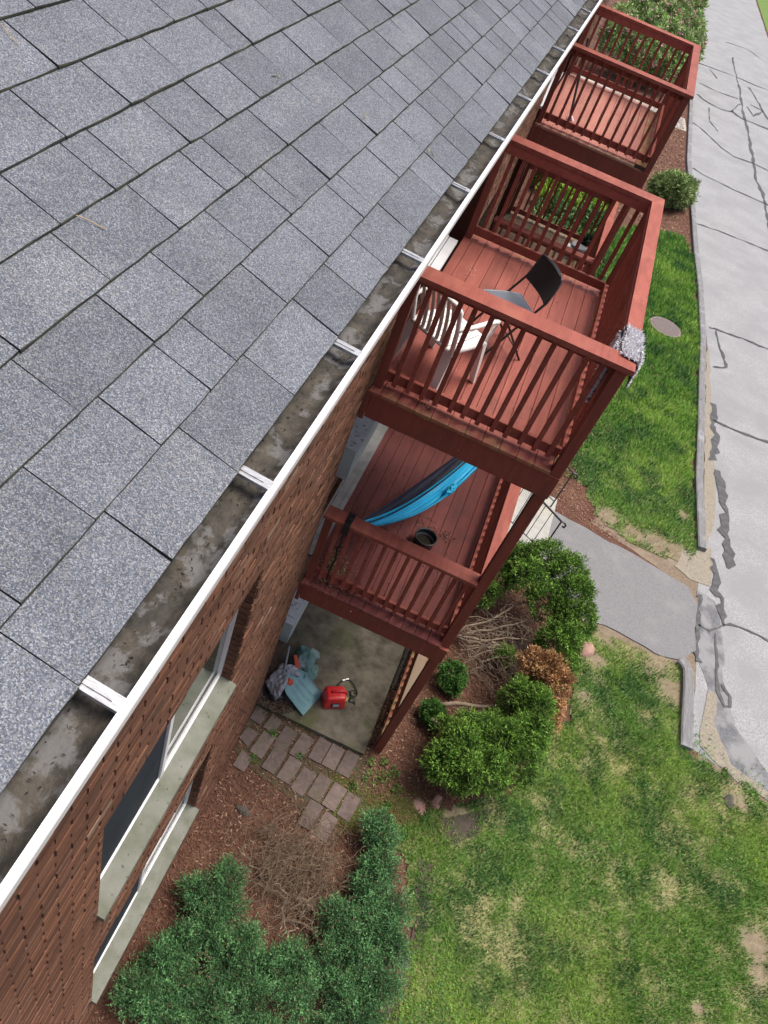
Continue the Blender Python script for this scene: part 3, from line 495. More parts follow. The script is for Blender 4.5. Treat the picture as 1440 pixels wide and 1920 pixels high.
# ================================================================== BALCONIES
def balcony(y0,L,zd,W,h,upper,label,zpost_top=None,far=False,board=None):
    t=thing('balcony',(W/2,y0+L/2,zd),label,'balcony','red stained timber balconies')
    y1=y0+L; board=board or REDB
    B=lambda n,x0,x1,ya,yb,z0,z1,m=RED:boxpart(n,x0,x1,ya,yb,zd+z0,zd+z1,m,t)
    # beams
    B('rim_beam',.042,W+.003,y0-.004,y0+.035,-.264,-.034,REDP); B('rim_beam',.03,W+.003,y1-.035,y1+.004,-.264,-.034,REDP)
    B('outer_beam',W-.043,W-.002,y0+.037,y1-.037,-.262,-.036,REDP); B('ledger',.002,.04,y0+.037,y1-.037,-.26,-.036,REDP)
    for k in range(1,5): B('joist',.042,W-.045,y0+L*k/5-.02,y0+L*k/5+.02,-.22,-.036,REDP)
    B('trim_board',.0,.04,y0-.022,y0-.006,-.285,.0,REDP)
    # deck boards: near lip worn
    xs=[.012,.1068]+[.1068+.1429*k for k in range(1,11)]
    for i in range(11):
        m=REDF if far else board
        o=B('deck_board',xs[i]+.0016,xs[i+1]-.0016,y0-.012+random.uniform(-.004,.004),y1+.012,-.033,random.uniform(-.0015,.0015),m)
    B('deck_board',1.539,W-.04,y0+.12,y1-.12,-.033,-.002,REDW)
    B('gap_light_blocker',.045,W-.05,y0+.04,y1-.04,-.0355,-.0342,BLACKR)  # added dark sheet, stops lit ground showing through the board gaps
    # posts
    pz0=-.033 if upper else -zd+.0; 
    if upper:
        B('post',W-.085,W,y0+.0,y0+.098,-.033,h-.041,REDP); B('post',W-.085,W,y1-.098,y1,-.033,h-.041,REDP)
    else:
        B('post',W-.098,W,y0+.037,y0+.13,-zd-.02,zpost_top-zd,REDP); B('post',W-.098,W,y1-.13,y1-.037,-zd-.02,zpost_top-zd,REDP)
    B('wall_post',.018,.088,y0+.06,y0+.148,.002,h-.041,REDP); B('wall_post',.018,.088,y1-.148,y1-.06,.002,h-.041,REDP)
    xr=W-.088 if upper else W-.1
    for s,ye in ((1,y0),(-1,y1)):
        ya,yb=sorted((ye+s*.105,ye+s*.143)); 
        B('bottom_rail',.09,xr,ya,yb,.06,.15); tr=B('top_rail',.09,xr,ya,yb,h-.13,h-.041)
        ya,yb=sorted((ye+s*.066,ye+s*.103)); n=12
        for k in range(n): x=.165+k*(xr-.165-.075)/(n-1)+random.uniform(-.006,.006); boxpart('baluster',x-.0185,x+.0185,ya,yb,zd+.055,zd+h-.045,RED,tr)
    B('bottom_rail',W-.095,W-.055,y0+.15,y1-.15,.06,.15,RED); tr=B('top_rail',W-.095,W-.055,y0+.15,y1-.15,h-.13,h-.041)
    n=int((L-.3)/.118)
    for k in range(n): y=y0+.2+k*(L-.4)/(n-1); boxpart('baluster',W-.053,W-.018,y-.0185,y+.0185,zd+.055,zd+h-.045,RED,tr)
    # mitred caps
    if upper:
        i0,i1=W-.09,W+.026
        for poly in ([(.004,y0-.025),(i1,y0-.025),(i0,y0+.15),(.004,y0+.15)],[(.004,y1+.025),(i1,y1+.025),(i0,y1-.15),(.004,y1-.15)],[(i1+.0,y0-.0245),(i1,y1+.0245),(i0+.001,y1-.1505),(i0+.001,y0+.1505)]):
            b=MB(); b.prism(poly,zd+h-.04,zd+h); b.obj('cap_rail',RED,t)
    else:
        for ya,yb in ((y0-.002,y0+.15),(y1-.15,y1+.002)): B('cap_rail',.004,W-.101,ya,yb,h-.04,h)
        B('cap_rail',W-.1,W+.02,y0+.132,y1-.132,h-.04,h)
    return t
ZU,ZL,BW,FW=5.0,2.484,1.6236,1.7773
balcony(0,3.168,ZU,BW,1.049,True,'upper red timber balcony holding the white and the black chair')
balcony(0,3.168,ZL,BW,1.016,False,'lower red timber balcony with the blue hammock',zpost_top=ZU-.265,board=REDD)
balcony(7.2,3.0,ZU-.012,FW,1.049,True,'upper red timber balcony farther along the wall',far=True)
balcony(7.2,3.0,ZL,FW,1.016,False,'lower red timber balcony farthest off, in front of the green shrubs',zpost_top=ZU-.278,board=GREYW)
# ground floor railing between the posts
t=thing('patio_railing',(BW-.06,1.58,0),'weathered timber railing beside the patio slab','railing')
boxpart('cap_rail',BW-.1,BW+.02,.132,3.03,.94,.98,GREYW,t); boxpart('bottom_rail',BW-.095,BW-.055,.15,3.0,.1,.19,REDW,t)
for k in range(24): y=.2+k*.12; boxpart('baluster',BW-.053,BW-.018,y-.0185,y+.0185,.09,.935,REDP,t)
b=MB(); b.tube([(1.47,.95,.05),(1.475,2.2,.05),(1.48,3.1,.06)],.045,14); tag(b.obj('drain_pipe',flat('pipe_dark',(.035,.037,.035),.6)),'dark drain pipe lying between the slab and the railing','pipe')
# steps and handrails
t=thing('entry_steps',(1.6,5.0,0),'pale concrete entry landing and steps behind the post','steps')
b=MB(); b.box(.0,2.2,4.15,5.75,-.02,.45); b.obj('landing',LCONC,t); b=MB(); b.box(2.2,2.56,4.15,5.75,-.02,.30); b.obj('step',LCONC,t); b=MB(); b.box(2.56,2.93,4.15,5.75,-.02,.15); b.obj('step',LCONC,t)
for y,l in ((4.28,'black iron handrail on the near side of the steps'),(5.5,'black iron handrail on the far side of the steps')):
    t=thing('handrail',(2.4,y,.3),l,'handrail','black iron handrails of the steps')
    b=MB(); b.tube([(1.0,y,1.35),(2.1,y,1.35),(2.85,y,.98),(2.9,y,.98),(2.94,y,.94),(2.93,y,.89),(2.9,y,.9)],.016,8); b.obj('top_rail',BLACKM,t)
    b=MB(); b.tube([(1.0,y,.60),(2.1,y,.60),(2.85,y,.28)],.009,6); b.obj('bottom_rail',BLACKM,t)
    b=MB(); b.tube([(2.85,y,.15),(2.85,y,.98)],.013,8); b.obj('post',BLACKM,t); b=MB(); b.tube([(1.0,y,.45),(1.0,y,1.35)],.013,8); b.obj('post',BLACKM,t)
    for k in range(12):
        x=1.12+k*.14; z0=.60 if x<2.1 else .60-(x-2.1)*.427; b=MB(); b.tube([(x,y,z0),(x,y,z0+.75 if x<2.1 else 1.35-(x-2.1)*.493)],.006,6); b.obj('baluster',BLACKM,t)
# air conditioner sleeves
for y,z,l in ((.84,3.19,'grey green air conditioner sleeve above the lower balcony'),(.8,.15,'grey green air conditioner sleeve low above the patio slab')):
    t=thing('air_conditioner',(-.09,y+.53,z),l,'air conditioner','air conditioner sleeves in the wall')
    b=MB(); b.box(RX,-.012,y,y+1.07,z,z+.42); b.obj('casing',ACG,t); b=MB(); b.box(RX,-.006,y-.004,y+1.074,z+.4205,z+.43); b.obj('top_plate',ACT,t)
    for k in range(9): b=MB(); b.box(-.0115,-.004,y+.06,y+1.0,z+.05+k*.038,z+.065+k*.038); b.obj('louvre',ACG,t)
b=MB(); b.box(RX+.002,-.004,YC+.03,3.3,0.086,.15); b.obj('brick_plinth',MORTAR,bld)
# ================================================================== PLANTS
def tufts(clumps,n,blades,ln,wd,c1,c2,c3=None,p3=0,spread=.6,up=.4,inner=.55,flat_z=.25,sub=0,subr=.07,axis=0.0,dark=.55):
    cl=np.array(clumps,float); vol=cl[:,3]*cl[:,4]+cl[:,3]*cl[:,5]
    def on(k):
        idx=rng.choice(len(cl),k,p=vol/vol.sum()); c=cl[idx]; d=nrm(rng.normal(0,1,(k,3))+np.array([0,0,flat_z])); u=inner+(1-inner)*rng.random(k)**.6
        return c[:,:3]+d*c[:,3:6]*u[:,None],d,u
    if sub:
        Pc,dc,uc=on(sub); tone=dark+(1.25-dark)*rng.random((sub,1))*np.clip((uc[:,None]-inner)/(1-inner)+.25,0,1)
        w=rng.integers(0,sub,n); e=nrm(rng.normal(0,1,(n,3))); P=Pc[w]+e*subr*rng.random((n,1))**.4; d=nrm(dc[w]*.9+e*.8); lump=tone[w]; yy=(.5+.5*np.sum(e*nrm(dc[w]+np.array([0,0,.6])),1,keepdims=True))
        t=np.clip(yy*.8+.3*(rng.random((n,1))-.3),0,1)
    else:
        P,d,u=on(n); lump=.8+.4*rng.random((n,1)); t=rng.random((n,1))
    P[:,2]=np.maximum(P[:,2],.02); main=nrm(d*.8+np.array([0,0,up])+rng.normal(0,.35,(n,3)))
    col=(np.array(c1)*(1-t)+np.array(c2)*t)*lump
    if c3 is not None: col=np.where(rng.random((n,1))<p3,np.array(c3)*(.7+.6*t),col)
    m=blades; Pb=np.repeat(P,m,0); Mb=np.repeat(main,m,0); Pb=Pb+Mb*(axis*rng.random((n*m,1))); Db=nrm(Mb+rng.normal(0,spread,(n*m,3))); side=nrm(np.cross(Db,rng.normal(0,1,(n*m,3)))); Lb=(ln*(.5+rng.random(n*m)))[:,None]; Wb=(wd*(.6+.8*rng.random(n*m)))[:,None]
    tip=Pb+Db*Lb; mid=Pb+Db*Lb*.45; V=np.stack([Pb,mid-side*Wb,tip,mid+side*Wb],1).reshape(-1,3); i=np.arange(n*m)*4
    F=np.concatenate([np.stack([i,i+1,i+2],1),np.stack([i,i+2,i+3],1)]); C=np.repeat(np.repeat(col,m,0)*(.8+.4*rng.random((n*m,1))),4,0)
    return V,F,C
def plant(name,label,cat,base,stems,crown,group=None,bm=BARK):
    t=thing(name,base,label,cat,group); b=MB()
    for pts,r0,r1 in stems: b.tube(pts,[r0+(r1-r0)*i/(len(pts)-1) for i in range(len(pts))],7)
    b.obj('trunk',bm,t,True)
    VV=[];FF=[];CC=[];o=0
    for V,F,C in crown: VV.append(V);FF.append(F+o);CC.append(C);o+=len(V)
    tris('crown',np.concatenate(VV),np.concatenate(FF),np.concatenate(CC),LEAF,t); return t
def wob(a,c,n=7,s=.05):
    a,c=Vector(a),Vector(c); return [a.lerp(c,i/n)+Vector((random.uniform(-s,s),random.uniform(-s,s),random.uniform(-s,s)))*(0 if i in(0,n) else 1) for i in range(n+1)]
G1,G2=(.04,.135,.022),(.27,.47,.075)
# arborvitae by the walkway: foliage on its outer side only
up=[(c[0]-.07,)+c[1:] for c in [(2.52,3.22,.85,.26,.26,.3),(2.83,3.42,.9,.28,.26,.35),(3.14,3.28,.95,.27,.26,.38),(3.30,2.92,.95,.26,.27,.38),(3.06,2.75,.8,.26,.22,.3),(3.45,2.58,.85,.24,.28,.4),(3.30,2.2,.8,.25,.25,.35),(2.36,3.0,.6,.17,.18,.24),(2.66,2.95,.95,.2,.2,.26),(2.26,2.72,.5,.13,.15,.2),(3.46,2.02,.6,.2,.25,.35),(3.32,1.85,.4,.16,.3,.3),(2.78,2.0,.3,.10,.10,.12)]]
st=[]
for q in ((2.9,3.0,.8),(3.1,2.7,.7),(3.2,2.3,.65),(3.15,2.0,.5),(2.75,2.5,.35)):
    st.append((wob((2.02,2.1,.12),q,8,.05),.019,.007))
    for k in range(18):
        f=random.uniform(.25,.95); p=Vector((2.02,2.1,.12)).lerp(Vector(q),f); st.append((wob(p,p+Vector((random.uniform(-.05,.5),random.uniform(-.45,.45),random.uniform(-.1,.25))),6,.05),.0048,.0015))
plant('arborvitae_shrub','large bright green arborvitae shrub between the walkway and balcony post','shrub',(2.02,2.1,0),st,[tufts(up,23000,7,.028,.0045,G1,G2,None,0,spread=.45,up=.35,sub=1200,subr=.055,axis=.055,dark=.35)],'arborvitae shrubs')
low=[(2.9,1.12,.75,.2,.2,.3),(3.1,1.05,.8,.2,.2,.32),(3.12,.72,.75,.24,.24,.34),(2.82,.48,.75,.24,.22,.32),(2.58,.45,.7,.2,.2,.3),(2.38,.2,.7,.2,.22,.3),(2.26,-.05,.6,.19,.2,.3),(2.5,-.08,.65,.22,.2,.3),(2.8,.06,.65,.24,.22,.32),(3.1,.3,.7,.24,.22,.32),(3.24,.82,.6,.18,.24,.32),(2.43,.62,.5,.14,.14,.2),(2.75,.75,.5,.16,.2,.22),(2.2,.45,.45,.12,.12,.16)]
st=[(wob((1.88,.85,.12),(2.9,1.1,.6),8,.03),.035,.018),(wob((1.85,.8,.1),(2.5,.35,.5),8,.03),.03,.014)]
for k in range(16): p=Vector((1.9,.85,.12)).lerp(Vector((2.9,1.0,.55)),random.uniform(.3,.95)); st.append((wob(p,p+Vector((random.uniform(.1,.5),random.uniform(-.35,.25),random.uniform(-.1,.2))),6,.04),.006,.002))
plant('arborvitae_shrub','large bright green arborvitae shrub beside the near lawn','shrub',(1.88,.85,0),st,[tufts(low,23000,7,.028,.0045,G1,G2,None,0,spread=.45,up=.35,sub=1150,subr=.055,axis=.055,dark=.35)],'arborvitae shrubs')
br=[(2.97,1.66,.85,.19,.17,.22),(3.15,1.58,.92,.19,.18,.24),(3.32,1.44,.85,.15,.18,.28),(3.40,1.2,.55,.12,.18,.28)]
plant('arborvitae_shrub','dead orange brown arborvitae between the two green shrubs','shrub',(3.0,1.55,0),[(wob((2.9,1.5,0),(3.15,1.55,.7),5,.02),.02,.01)],[tufts(br,3000,7,.036,.0055,(.36,.17,.07),(.66,.40,.19),(.2,.1,.05),.12,spread=.5,sub=200,subr=.065,axis=.03)],'arborvitae shrubs')
for i,(x,y,z,r,l) in enumerate(((2.12,1.38,.22,.17,'small round green arborvitae sprig beside the post'),(2.05,.78,.2,.12,'small green arborvitae sprig by the bare trunk'))):
    plant('small_shrub',l,'shrub',(x,y,0),[(wob((x,y,0),(x,y,.2),3,.01),.012,.006)],[tufts([(x,y,z,r,r,r*.9),(x+.06,y-.08,z-.05,r*.6,r*.6,r*.6)],1500,7,.034,.005,(.03,.10,.02),(.09,.22,.04),spread=.5,sub=60,subr=.06,axis=.03)],'small arborvitae sprigs')
# spreading juniper
jn=[(.37,-2.35),(.61,-2.13),(.70,-2.38),(.67,-2.59),(.44,-2.79),(.34,-3.02),(.30,-3.32),(.63,-3.13),(.93,-2.77),(.99,-2.55),(1.27,-2.67),(1.54,-2.51),(1.83,-2.38),(2.11,-2.21),(2.25,-1.94),(2.27,-1.66),(2.03,-1.66),(2.03,-1.31),(1.95,-1.5),(1.79,-1.98),(1.96,-2.12),(2.29,-2.39),(2.03,-2.59),(1.66,-2.79),(1.31,-2.99),(.97,-3.17),(2.38,-2.04),(2.36,-2.39),(.53,-3.35),(2.3,-2.66),(.9,-3.5),(1.5,-3.2),(2,-2.95),(1.85,-.98),(1.95,-1.1)]
jc=[(x,y,.22+.08*random.random(),.155+.04*random.random(),.155+.04*random.random(),.13) for x,y in jn]
st=[]
for k in range(11):
    a=random.uniform(0,6.28); x,y=1.35+random.uniform(-.3,.3),-1.95+random.uniform(-.25,.25); st.append((wob((x,y,.04),(x+random.uniform(.3,.6)*math.cos(a),y+random.uniform(.3,.5)*math.sin(a),.2),7,.05),.013,.004))
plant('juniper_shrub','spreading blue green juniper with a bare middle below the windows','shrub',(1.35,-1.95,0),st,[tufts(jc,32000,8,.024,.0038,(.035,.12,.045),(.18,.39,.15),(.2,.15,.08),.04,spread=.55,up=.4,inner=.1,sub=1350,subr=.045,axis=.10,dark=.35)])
b=MB()
for k in range(800):
    x,y=random.gauss(1.22,.33),random.gauss(-1.66,.30); a=random.uniform(0,6.28); l=random.uniform(.12,.4); z=random.uniform(.04,.28)
    b.tube(wob((x,y,z),(x+l*math.cos(a),y+l*math.sin(a),max(.03,z+random.uniform(-.12,.12))),4,.03),[.0035,.003,.0028,.002,.0015],3,False)
tag(b.obj('dead_branches',DEADT),'tangle of dead grey brown juniper twigs','dead twigs',kind='stuff')
b=MB()
for k in range(230):
    x,y=random.uniform(2.05,2.95),random.uniform(1.5,2.6); a=random.uniform(-1.2,1.0); l=random.uniform(.15,.5); z=random.uniform(.05,.45)
    b.tube(wob((x,y,z),(x+l*math.cos(a),y+l*math.sin(a),max(.03,z+random.uniform(-.15,.1))),4,.03),[.005,.0045,.004,.003,.002],3,False)
tag(b.obj('dead_branches',mat('grey_twig',(.38,.31,.24),(.22,.17,.13),scale=9,rough=.95)),'bare grey twigs inside the arborvitae by the walkway','dead twigs',kind='stuff')
# far shrubs
def bush(name,label,clumps,n,ln,wd,c1,c2,c3=None,p3=0,up=.5,group=None,cat='shrub'):
    x,y=clumps[0][:2]; plant(name,label,cat,(x,y,0),[(wob((x,y,0),(c[0],c[1],c[2]),4,.05),.03,.012) for c in clumps],[tufts(clumps,n,5,ln,wd,c1,c2,c3,p3,spread=.6,up=up,inner=.45,sub=max(80,n//14),subr=ln*1.3,axis=ln*.4)],group)
bush('round_shrub','round light green shrub beside the road and kerb',[(3.95,21.2,.5,.50,.5,.45),(4.3,21.5,.45,.32,.4,.42),(3.6,21.0,.45,.34,.4,.4),(4.0,21.0,.6,.32,.32,.38)],7500,.10,.012,(.16,.26,.08),(.42,.52,.22),(.07,.13,.03),.1)
pk=[(x,y,1.0+.3*random.random(),.75,.9,.9) for x,y in ((.6,32.5),(1.6,32.6),(2.6,33.2),(3.1,34.6),(.3,34.5),(1.4,35),(2.4,36),(3.2,37),(.8,38),(2,39),(3.1,40.5),(1,42),(2.3,43.5),(3,45))]
bush('flowering_shrub','big green shrub with pink flowers behind the farthest balcony',pk,22000,.13,.02,(.16,.29,.07),(.45,.60,.24),(.85,.42,.52),.08)
bush('hedge_shrub','low dark green ground shrub under the farther balconies',[(.5,14.6,.3,.5,.6,.35),(1.2,15,.3,.6,.7,.35),(1.9,15.3,.3,.5,.6,.35),(.9,16,.35,.6,.6,.4),(1.8,16.5,.35,.6,.6,.4),(1.4,13.6,.3,.6,.6,.3),(2.2,14.3,.25,.4,.5,.3),(2.0,11.2,.15,.4,.5,.25),(2.3,10.6,.15,.4,.4,.2)],7200,.10,.014,(.05,.14,.04),(.17,.31,.10))
bush('hedge_shrub','lime green hedge shrub seen through the balusters',[(x,18.4+.3*random.random(),.6,.5,.6,.55) for x in (-.0,.5,1.0,1.5,1.9)]+[(.8,17.3,.4,.5,.5,.4),(1.6,17.4,.4,.5,.5,.4)],6000,.10,.022,(.19,.36,.03),(.42,.60,.08))
# small weeds
WEEDS=[(.33,-.36,.06),(.27,-.72,.06),(.74,-.46,.04),(1.62,-.3,.11),(1.75,-.22,.09),(1.85,-.12,.07),(1.95,-.3,.06),(1.7,-.05,.05),(1.45,-.5,.06),(1.9,-.55,.05),(2.2,-.75,.05),(1.55,-.12,.05),(3.05,6.7,.12)]
for i,(x,y,r) in enumerate(WEEDS):
    t=tufts([(x,y,.03,r,r,.03)],int(20+330*r),3,.026,.007,(.06,.15,.03),(.13,.26,.05),spread=.9)
    o=tris('weed',*t,LEAF); tag(o,['bright green weed tuft growing between the pavers by the wall','tiny green weed beside the outermost wall paver','tiny weed between two middle pavers','leafy green weed clump at the foot of the balcony post','second leafy weed clump just beyond the post foot','small weed in the mulch by the arborvitae','small weed on the moss near the post','tiny weed close to the post base','small weed at the paver path end','small weed in the moss patch','small weed at the lawn edge','tiny weed beside the slab corner','green weed tuft in the mulch across the walkway'][i],'weed','weeds in the beds')
# ================================================================== OBJECTS
# manhole
t=thing('manhole_cover',(4.47,13.55,.05),'round brown manhole cover in the lawn strip','manhole cover'); b=MB(); b.tube([(4.47,13.55,.0),(4.47,13.55,.06)],.40,40); b.obj('plate',IRON,t)
for k in range(-8,9):
    hw=math.sqrt(max(0,.37**2-(k*.043)**2))
    if hw>.05: boxpart('rib',4.47-hw,4.47+hw,13.55+k*.043-.010,13.55+k*.043+.010,.0595,.067,IRON,t)
# stones
def stone(name,c,r,m,label,seed):
    bm=bmesh.new(); bmesh.ops.create_icosphere(bm,subdivisions=3,radius=1)
    rr=random.Random(seed); ax=[(Vector((rr.uniform(-1,1),rr.uniform(-1,1),rr.uniform(-.3,1))).normalized(),rr.uniform(.55,.85)) for _ in range(9)]
    for v in bm.verts:
        for a,dd in ax:
            e=v.co.dot(a)-dd
            if e>0: v.co-=a*e*.9
        v.co=Vector((v.co.x*r[0],v.co.y*r[1],v.co.z*r[2]))
    me=bpy.data.meshes.new(name); bm.to_mesh(me); bm.free(); me.materials.append(m); return tag(link(name,me,None,c),label,'stone','stones at the bed edges')
stone('edging_stone',(3.92,3.02,.02),(.13,.17,.07),STONE,'pink flat stone at the walkway side of the arborvitae',1)
stone('edging_stone',(2.28,-.36,.0),(.11,.14,.035),STONE,'pink flat stone in the moss near the post',2)
stone('edging_stone',(2.45,-.2,.0),(.07,.12,.035),STONE,'smaller pink stone next to the dark soil',3)
stone('edging_stone',(.43,-1.32,.02),(.10,.06,.045),DARKST,'dark stone in the mulch below the lower window',4)
stone('edging_stone',(1.3,-1.2,.0),(.11,.09,.03),STONE,'dull pink stone among the dead juniper twigs',5)
for i,(x,y) in enumerate(((2.55,-1.02),(2.62,-1.35),(2.6,-1.95))): stone('edging_stone',(x,y,-.01),(.10,.16,.035),DARKST,['dark flat stone at the lawn edge nearest the post','dark flat stone in the middle of the lawn edge','dark flat stone at the lawn edge beside the juniper'][i],10+i)
stone('edging_stone',(6.2,1.62,.0),(.10,.12,.07),DARKST,'grey stone in the grass at the road end',8)
# --- black folding chair
def place(root,loc,rz): root.location=loc; root.rotation_euler=(0,0,rz)
CH=thing('folding_chair',(0,0,0),'black folding chair standing in the middle of the upper deck','chair')
b=MB()
for s in (-1,1):
    pass
def lobj(mb,name,m,root,smooth=True):
    me=mb.mesh(name,m,smooth); o=bpy.data.objects.new(name,me); COL.objects.link(o); o.parent=root; return o
for s in (-1,1):
    b=MB(); y=.21*s; b.tube([(.25,y*.95,.80),(.20,y,.62),(.05,y,.40),(-.20,y,.02),(-.215,y,.0)],.011,8); lobj(b,'front_leg',BLACKM,CH)
    b=MB(); y=.185*s; b.tube([(-.16,y,.44),(-.05,y,.36),(.235,y,.0)],.010,8); lobj(b,'rear_leg',BLACKM,CH)
b=MB(); b.tube([(.25,-.2,.80),(.262,-.12,.83),(.265,0,.838),(.262,.12,.83),(.25,.2,.80)],.011,8); lobj(b,'top_bar',BLACKM,CH)
for x in (-.15,.16): b=MB(); b.tube([(x,-.2,.10),(x,.2,.10)],.007,6); lobj(b,'cross_bar',BLACKM,CH)
def seat(th):
    def f(u,v):
        a=(u-.5)*2; c=(v-.5)*2; w=.20*(1-.12*max(0,c)**2); return (-.215+.41*v,a*w,.45+th-.02*(1-a*a)*(1-c*c)-.012*max(0,-c)**4)
    return f
b=MB(); b.grid(seat(0),12,12,True); b.grid(seat(-.018),12,12); 
k=13
b.tube([seat(-.009)(u,v) for u,v in [(i/10,0) for i in range(11)]+[(1,i/10) for i in range(11)]+[(1-i/10,1) for i in range(11)]+[(0,1-i/10) for i in range(11)]],.012,6); lobj(b,'seat',SEATV,CH)
def back(th):
    def f(u,v):
        a=(u-.5)*2; c=(v-.5)*2; return (.21+.05*v+.035*(1-a*a)+th-.02,a*.205*(1-.06*c*c),.60+.23*v+.01*(1-a*a)*(1 if v>.5 else -1))
    return f
b=MB(); b.grid(back(0),12,8,True); b.grid(back(.014),12,8); b.tube([back(.007)(u,v) for u,v in [(i/10,0) for i in range(11)]+[(1,i/10) for i in range(11)]+[(1-i/10,1) for i in range(11)]+[(0,1-i/10) for i in range(11)]],.010,6); lobj(b,'backrest',BLACKP,CH)
place(CH,(.72,1.27,ZU+.002),math.radians(36)); CH.scale=(.95,.95,.98)
# --- white plastic armchair (faces local +y)
WC=thing('plastic_chair',(0,0,0),'white plastic garden chair behind the upper balusters','chair')
for sx in (-1,1):
    for sy in (-1,1):
        b=MB(); x0,y0_=sx*.20,sy*.19; x1,y1_=sx*.245,sy*.25+(-.03 if sy<0 else 0); q=[]
        for z,f,w_ in ((.40,0,.045),(.2,.5,.035),(.0,1,.024)):
            cx=x0+(x1-x0)*f; cy=y0_+(y1_-y0_)*f; q.append([(cx-w_,cy-w_*.35*1,z),(cx+w_,cy-w_*.35,z),(cx+w_,cy+w_*.6,z),(cx-w_,cy+w_*.6,z)])
        vs=sum(q,[]); b.add(vs,[(i*4+j,i*4+(j+1)%4,(i+1)*4+(j+1)%4,(i+1)*4+j)[::-1] for i in range(2) for j in range(4)]+[(0,1,2,3),(11,10,9,8)]); lobj(b,'leg',WPLAS,WC,False)
for k in range(7):
    x=-.18+k*.06; b=MB(); f=lambda u,v,x=x:(x-.0265+.053*u,-.19+.42*v,.425-.02*math.sin(v*3.1)-.03*max(0,v-.85)/.15*.5); b.grid(f,2,8); g2=lambda u,v,x=x:(x-.0265+.053*u,-.19+.42*v,.41-.02*math.sin(v*3.1)-.03*max(0,v-.85)/.15*.5); b.grid(g2,2,8,True); lobj(b,'seat_slat',WPLAS,WC)
b=MB(); b.tube([(-.22,-.2,.415),(-.23,.0,.41),(-.225,.2,.40),(-.15,.245,.39),(.15,.245,.39),(.225,.2,.40),(.23,0,.41),(.22,-.2,.415)],.022,8); b.tube([(-.22,-.2,.415),(.22,-.2,.415)],.02,8); lobj(b,'seat_frame',WPLAS,WC)
b=MB(); b.tube([(-.22,-.2,.42),(-.23,-.25,.62),(-.22,-.295,.80),(-.19,-.31,.835),(-.1,-.318,.845),(0,-.32,.848),(.1,-.318,.845),(.19,-.31,.835),(.22,-.295,.80),(.23,-.25,.62),(.22,-.2,.42)],.019,10); lobj(b,'back_frame',WPLAS,WC)
for k in range(7):
    x=-.156+k*.052; b=MB(); f=lambda u,v,x=x:(x-.015+.03*u,-.2-.115*v-.02*math.sin(3.1*v)*-1,.43+.40*v); b.grid(f,1,6); b.grid(lambda u,v,f=f:(f(u,v)[0],f(u,v)[1]-.008,f(u,v)[2]),1,6,True); lobj(b,'back_slat',WPLAS,WC,False)
for s in (-1,1): b=MB(); b.tube([(s*.235,-.26,.64),(s*.265,-.1,.655),(s*.27,.1,.65),(s*.26,.2,.62),(s*.235,.22,.5),(s*.225,.21,.41)],[.014,.02,.022,.02,.017,.017],8); lobj(b,'armrest',WPLAS,WC)
place(WC,(.37,.55,ZU+.002),math.radians(-28))
# --- shaggy towel over the corner of the cap rail
def tw(u,v):   # u across the rail (inside->outside), v along y
    y=.09+.42*v+.02*math.sin(5*u); s=-.50+u*.80
    y+= (.06*(-s-.1) if s<-.1 else 0)
    if s<-.06: return Vector((BW-.108-.012*math.sin(v*6),y,ZU+1.045+(s+.06)))
    if s<.09: return Vector((BW-.09+(s+.06)*.77,y,ZU+1.062))
    return Vector((BW+.045+.01*math.sin(v*5),y,ZU+1.055-(s-.09)*.9))
t=thing('shag_mat',(BW,.3,ZU+1.05),'grey shaggy mat draped over the outer balcony rail','mat')
b=MB(); b.grid(tw,30,14); b.grid(lambda u,v:tw(u,v)+Vector((.006 if u>.5 else -.006,0,-.008)),30,14,True); b.obj('backing',flat('mat_backing',(.06,.06,.075),.9),t)
n=9000; uu=rng.random(n); vv=rng.random(n); P=np.array([tw(a,c) for a,c in zip(uu,vv)]); e=.01
N=np.array([(tw(min(a+e,1),c)-tw(max(a-e,0),c)).cross(tw(a,min(c+e,1))-tw(a,max(c-e,0))).normalized() for a,c in zip(uu,vv)]); N*=np.sign(N[:,2:3]+(N[:,0:1]*np.where(uu<.5,-1,1)[:,None])+1e-6)
D=nrm(N+rng.normal(0,.5,(n,3))-np.array([0,0,.25])); sd_=nrm(np.cross(D,rng.normal(0,1,(n,3)))); L=rng.uniform(.012,.026,(n,1)); V=np.stack([P-sd_*.002,P+sd_*.002,P+D*L+sd_*.0015,P+D*L-sd_*.0015],1).reshape(-1,3); i=np.arange(n)*4
c=np.where(rng.random((n,1))<.4,np.array([.74,.73,.79]),np.array([.92,.91,.93]))*(.8+.3*rng.random((n,1))); o=tris('pile',V,np.concatenate([np.stack([i,i+1,i+2],1),np.stack([i,i+2,i+3],1)]),np.repeat(c,4,0),TOWEL,t); o['kind']='stuff'
# --- hammock
t=thing('hammock',(.9,1.5,ZL+.5),'bright blue and navy hammock slung across the lower balcony','hammock')
HA,HM,HB=Vector((.30,.10,ZL+.97)),Vector((.88,1.50,ZL+.60)),Vector((1.42,2.95,ZL+1.15))
def hp(v): return HA*((1-v)*(1-2*v))+HM*(4*v*(1-v))+HB*(v*(2*v-1))
def ham(u,v,off,amp,w0):
    p=hp(v); t_=(hp(min(v+.01,1))-hp(max(v-.01,0))).normalized(); s=t_.cross(Vector((0,0,1))).normalized(); w=w0*(math.sin(math.pi*min(max(v,.001),.999))**.6)+.012
    a=(u-.5)*2; fold=amp*math.sin(u*22+v*5)*math.sin(math.pi*v)+.5*amp*math.sin(u*41-v*9)*math.sin(math.pi*v)
    return p+s*(a*w+off*math.sin(math.pi*v))+Vector((0,0,-(1-a*a)*w*.9+fold))
